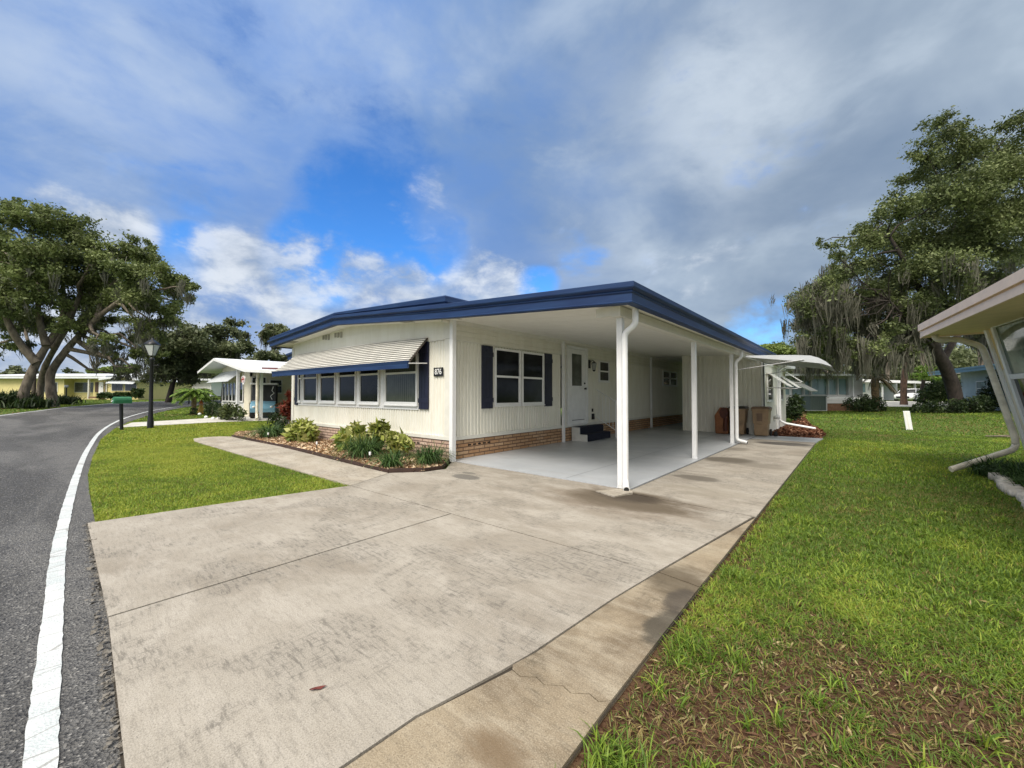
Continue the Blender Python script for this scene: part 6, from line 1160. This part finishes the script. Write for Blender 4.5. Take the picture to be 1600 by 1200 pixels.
# woods: continuous belt of trees beyond the back gardens
def woods(x0, x1, y0, y1, d, n, seed, ls, leaf='oak_leaf_dark'):
    r = np.random.default_rng(seed); k_ = 260; cx = r.uniform(x0, x1, k_); cy = y0+(y1-y0)*r.uniform(0, 1, k_); cd = r.uniform(d, d+10, k_); C = np.array([D(a, b_, c_) for a, b_, c_ in zip(cx, cy, cd)]); i = r.integers(0, k_, n)
    P = C[i]+r.normal(size=(n, 3))*np.array([1.3, 1.3, .9]); P = P[P[:, 2] > .5]; t = r.uniform(0, 1, k_)[i[:len(P)]]*.5+r.uniform(0, 1, len(P))*.5
    leafmesh('woods', P, ls, r, M[leaf], None, tint=np.clip(t, 0, 1))['kind'] = 'stuff'
woods(1225, 1700, 545, 622, 62, 60000, 161, .5)
woods(-150, 460, 596, 618, 90, 24000, 162, .7)
woods(450, 1225, 585, 622, 75, 16000, 163, .6)
def stump(px, d, h_, r0, lab, i): g0 = gt(px, d); tree('tree', lab, 'tree', g0, [([g0-[0, 0, .2], g0+[.2, 0, h_*.5], g0+[0, .1, h_]], r0, r0*.7)], [(g0+[0, 0, h_], 2.2), (g0+[1, 0, h_-1], 1.6)], 5000, .3, 'oak_leaf_dark', 'bark', i, 700, 'moss_dark')
for i, (px, d, h_, r0, lab) in enumerate(((1290, 46, 9, .25, 'slim tree behind the house with tall glass panels'), (1385, 56, 8, .3, 'slim grey trunk above the white carport roof'), (1440, 52, 9, .25, 'slim trunk right of the pine, in the woods edge'), (1530, 42, 8, .25, 'slim mossy tree behind the blue-edged roof'))): stump(px, d, h_, r0, lab, 170+i)

# ================================================================== GRASS
EX = [ROAD, [(-6.20, .30), (-3.4, .24), (-2.04, .16), (-.78, .10), (-.815, 2.0), (-.82, 15.6), (-6.3, 15.6), (-5.72, 4.8), (-5.9, 4.0), (-5.66, 3.0), (-5.96, 1.4)], WALK, BED, BED2, DRV2, FARDRV, [(-14.4, 5.4), (-2.3, 5.4), (-2.3, 24), (-14.4, 24)], [(-29.7, 7.2), (-17, 7.2), (-17, 20), (-29.7, 20)], [(1.72, 7), (1.62, 9.9), (1.6, 10.4), (2.1, 11.3), (9, 12), (9, 2), (2.4, 2)]]
def scatter(x0, x1, y0, y1, n, seed):
    r = np.random.default_rng(seed); x = r.uniform(x0, x1, n); y = r.uniform(y0, y1, n); ok = np.ones(n, bool)
    for e in EX: ok &= ~inpoly(x, y, e)
    # only what the surroundings could show: a wide fan ahead of the viewpoint
    dep = x*FWh[0]+y*FWh[1]; lat = x*RT[0]+y*RT[1]; ok &= (dep > .25) & (np.abs(lat) < dep*1.45+1.2); return r, x[ok], y[ok]
def lawn(x0, x1, y0, y1, n, seed, h_, w_, lift, bald=True, segs=2, bright=.0, lean=.8):
    r, x, y = scatter(x0, x1, y0, y1, n, seed)
    pn = .45*vnoise(x, y, 1.1, 5)+.30*vnoise(x, y, 2.7, 6)+.25*vnoise(x, y, 7.0, 8)
    if bald:                                        # thin worn turf near the driveway corner
        near = np.clip(1.35-np.hypot((x+.15)/1.3, (y-1.7)/1.5), 0, 1)+.55*np.clip(1-np.hypot((x-1.2)/.35, (y-4.6)/.3), 0, 1)+.5*np.exp(-((x+.72)/.14)**2)*(y < 6)
        dens = np.clip(1.05-near*.38+(pn-.5)*4.0*np.clip(near*2.0, .12, 1), .22, 1)
        k_ = r.uniform(0, 1, len(x)) < dens; x, y, pn, near = x[k_], y[k_], pn[k_], near[k_]
    else: near = 0*x
    tint = np.clip(.58+bright+(pn-.5)*.75+(vnoise(x, y, .28, 15)-.5)*.55+r.normal(0, .15, len(x))-near*.15*r.uniform(0, 1, len(x)), .20, 1); dead = r.uniform(0, 1, len(x)) < (.045+near*.16+.05*(pn < .38)); tint[dead] = r.uniform(0, .24, dead.sum())
    P = np.stack([x, y, HZ(x, y)+lift], 1); H = h_*r.uniform(.5, 1.25, len(x))*(.75+.5*pn)
    o = blademesh('grass', P, H, w_, r, M['grass_blade'], None, tint=tint, lean=lean, segs=segs, droop=.35); o['kind'] = 'stuff'; return o
lawn(-1.0, 2.2, .2, 3.6, 150000, 201, .044, .0046, -.035, segs=3, lean=1.8)
lawn(-1.0, 5.5, 3.2, 8.5, 210000, 202, .042, .0062, -.035, lean=1.5)
lawn(-1.0, 12, 8.0, 20, 190000, 203, .045, .012, -.035, bald=False)
lawn(-3.0, 24, 20, 46, 70000, 204, .06, .045, -.035, bald=False, segs=1)
lawn(-15, -5.5, .2, 3.2, 190000, 205, .038, .007, -.035, bald=False, bright=.26, lean=1.0)
lawn(-26, -14, .5, 9, 110000, 206, .045, .018, -.035, bald=False, bright=.24)
lawn(-50, -24, .5, 22, 60000, 207, .05, .05, -.035, bald=False, segs=1, bright=.1)
lawn(-95, -20, -14, 22, 60000, 208, .06, .10, -.035, bald=False, segs=1, bright=-.05)
r, x, y = scatter(-.9, 2.4, .2, 4.2, 30000, 231); q = np.hypot((x+.1)/1.7, (y-1.8)/2.0) < r.uniform(.5, 1.3, len(x)); x, y = x[q], y[q]
o = leafmesh('thatch', np.stack([x, y, -.034+r.uniform(0, .014, len(x))], 1), .034, r, mat('thatch', (1, 1, 1), .9, attr='tint', ramp=[(0.0, (.045, .022, .012)), (1.0, (.36, .28, .15)), (.45, (.13, .065, .035)), (.75, (.20, .17, .06))]), None, up=3.0, aspect=.16); o['kind'] = 'stuff'
r, x, y = scatter(-.8, 5, .4, 7.5, 700, 232); rep_ = r.integers(8, 26, len(x)); x = np.repeat(x, rep_)+r.normal(0, .022, rep_.sum()); y = np.repeat(y, rep_)+r.normal(0, .022, rep_.sum())
o = blademesh('grass', np.stack([x, y, 0*x-.035], 1), r.uniform(.05, .11, len(x)), .0075, r, M['grass_blade'], None, tint=r.uniform(.42, .92, len(x)), lean=1.2, segs=3, droop=.5); o['kind'] = 'stuff'
# weed tufts along the driveway edge
r = np.random.default_rng(221); n = 900; cx = r.choice([-.70, -.66, -.60, -.74, -.45], n)+r.normal(0, .03, n); cy = r.choice([1.38, 1.45, 1.2, 2.3, 3.4], n)+r.normal(0, .05, n)
P = np.stack([cx, cy, 0*cx-.035], 1); o = blademesh('grass', P, r.uniform(.05, .11, n), .0065, r, M['grass_blade'], None, tint=r.uniform(.4, .85, n), lean=1.1, segs=3, droop=.4); o['kind'] = 'stuff'
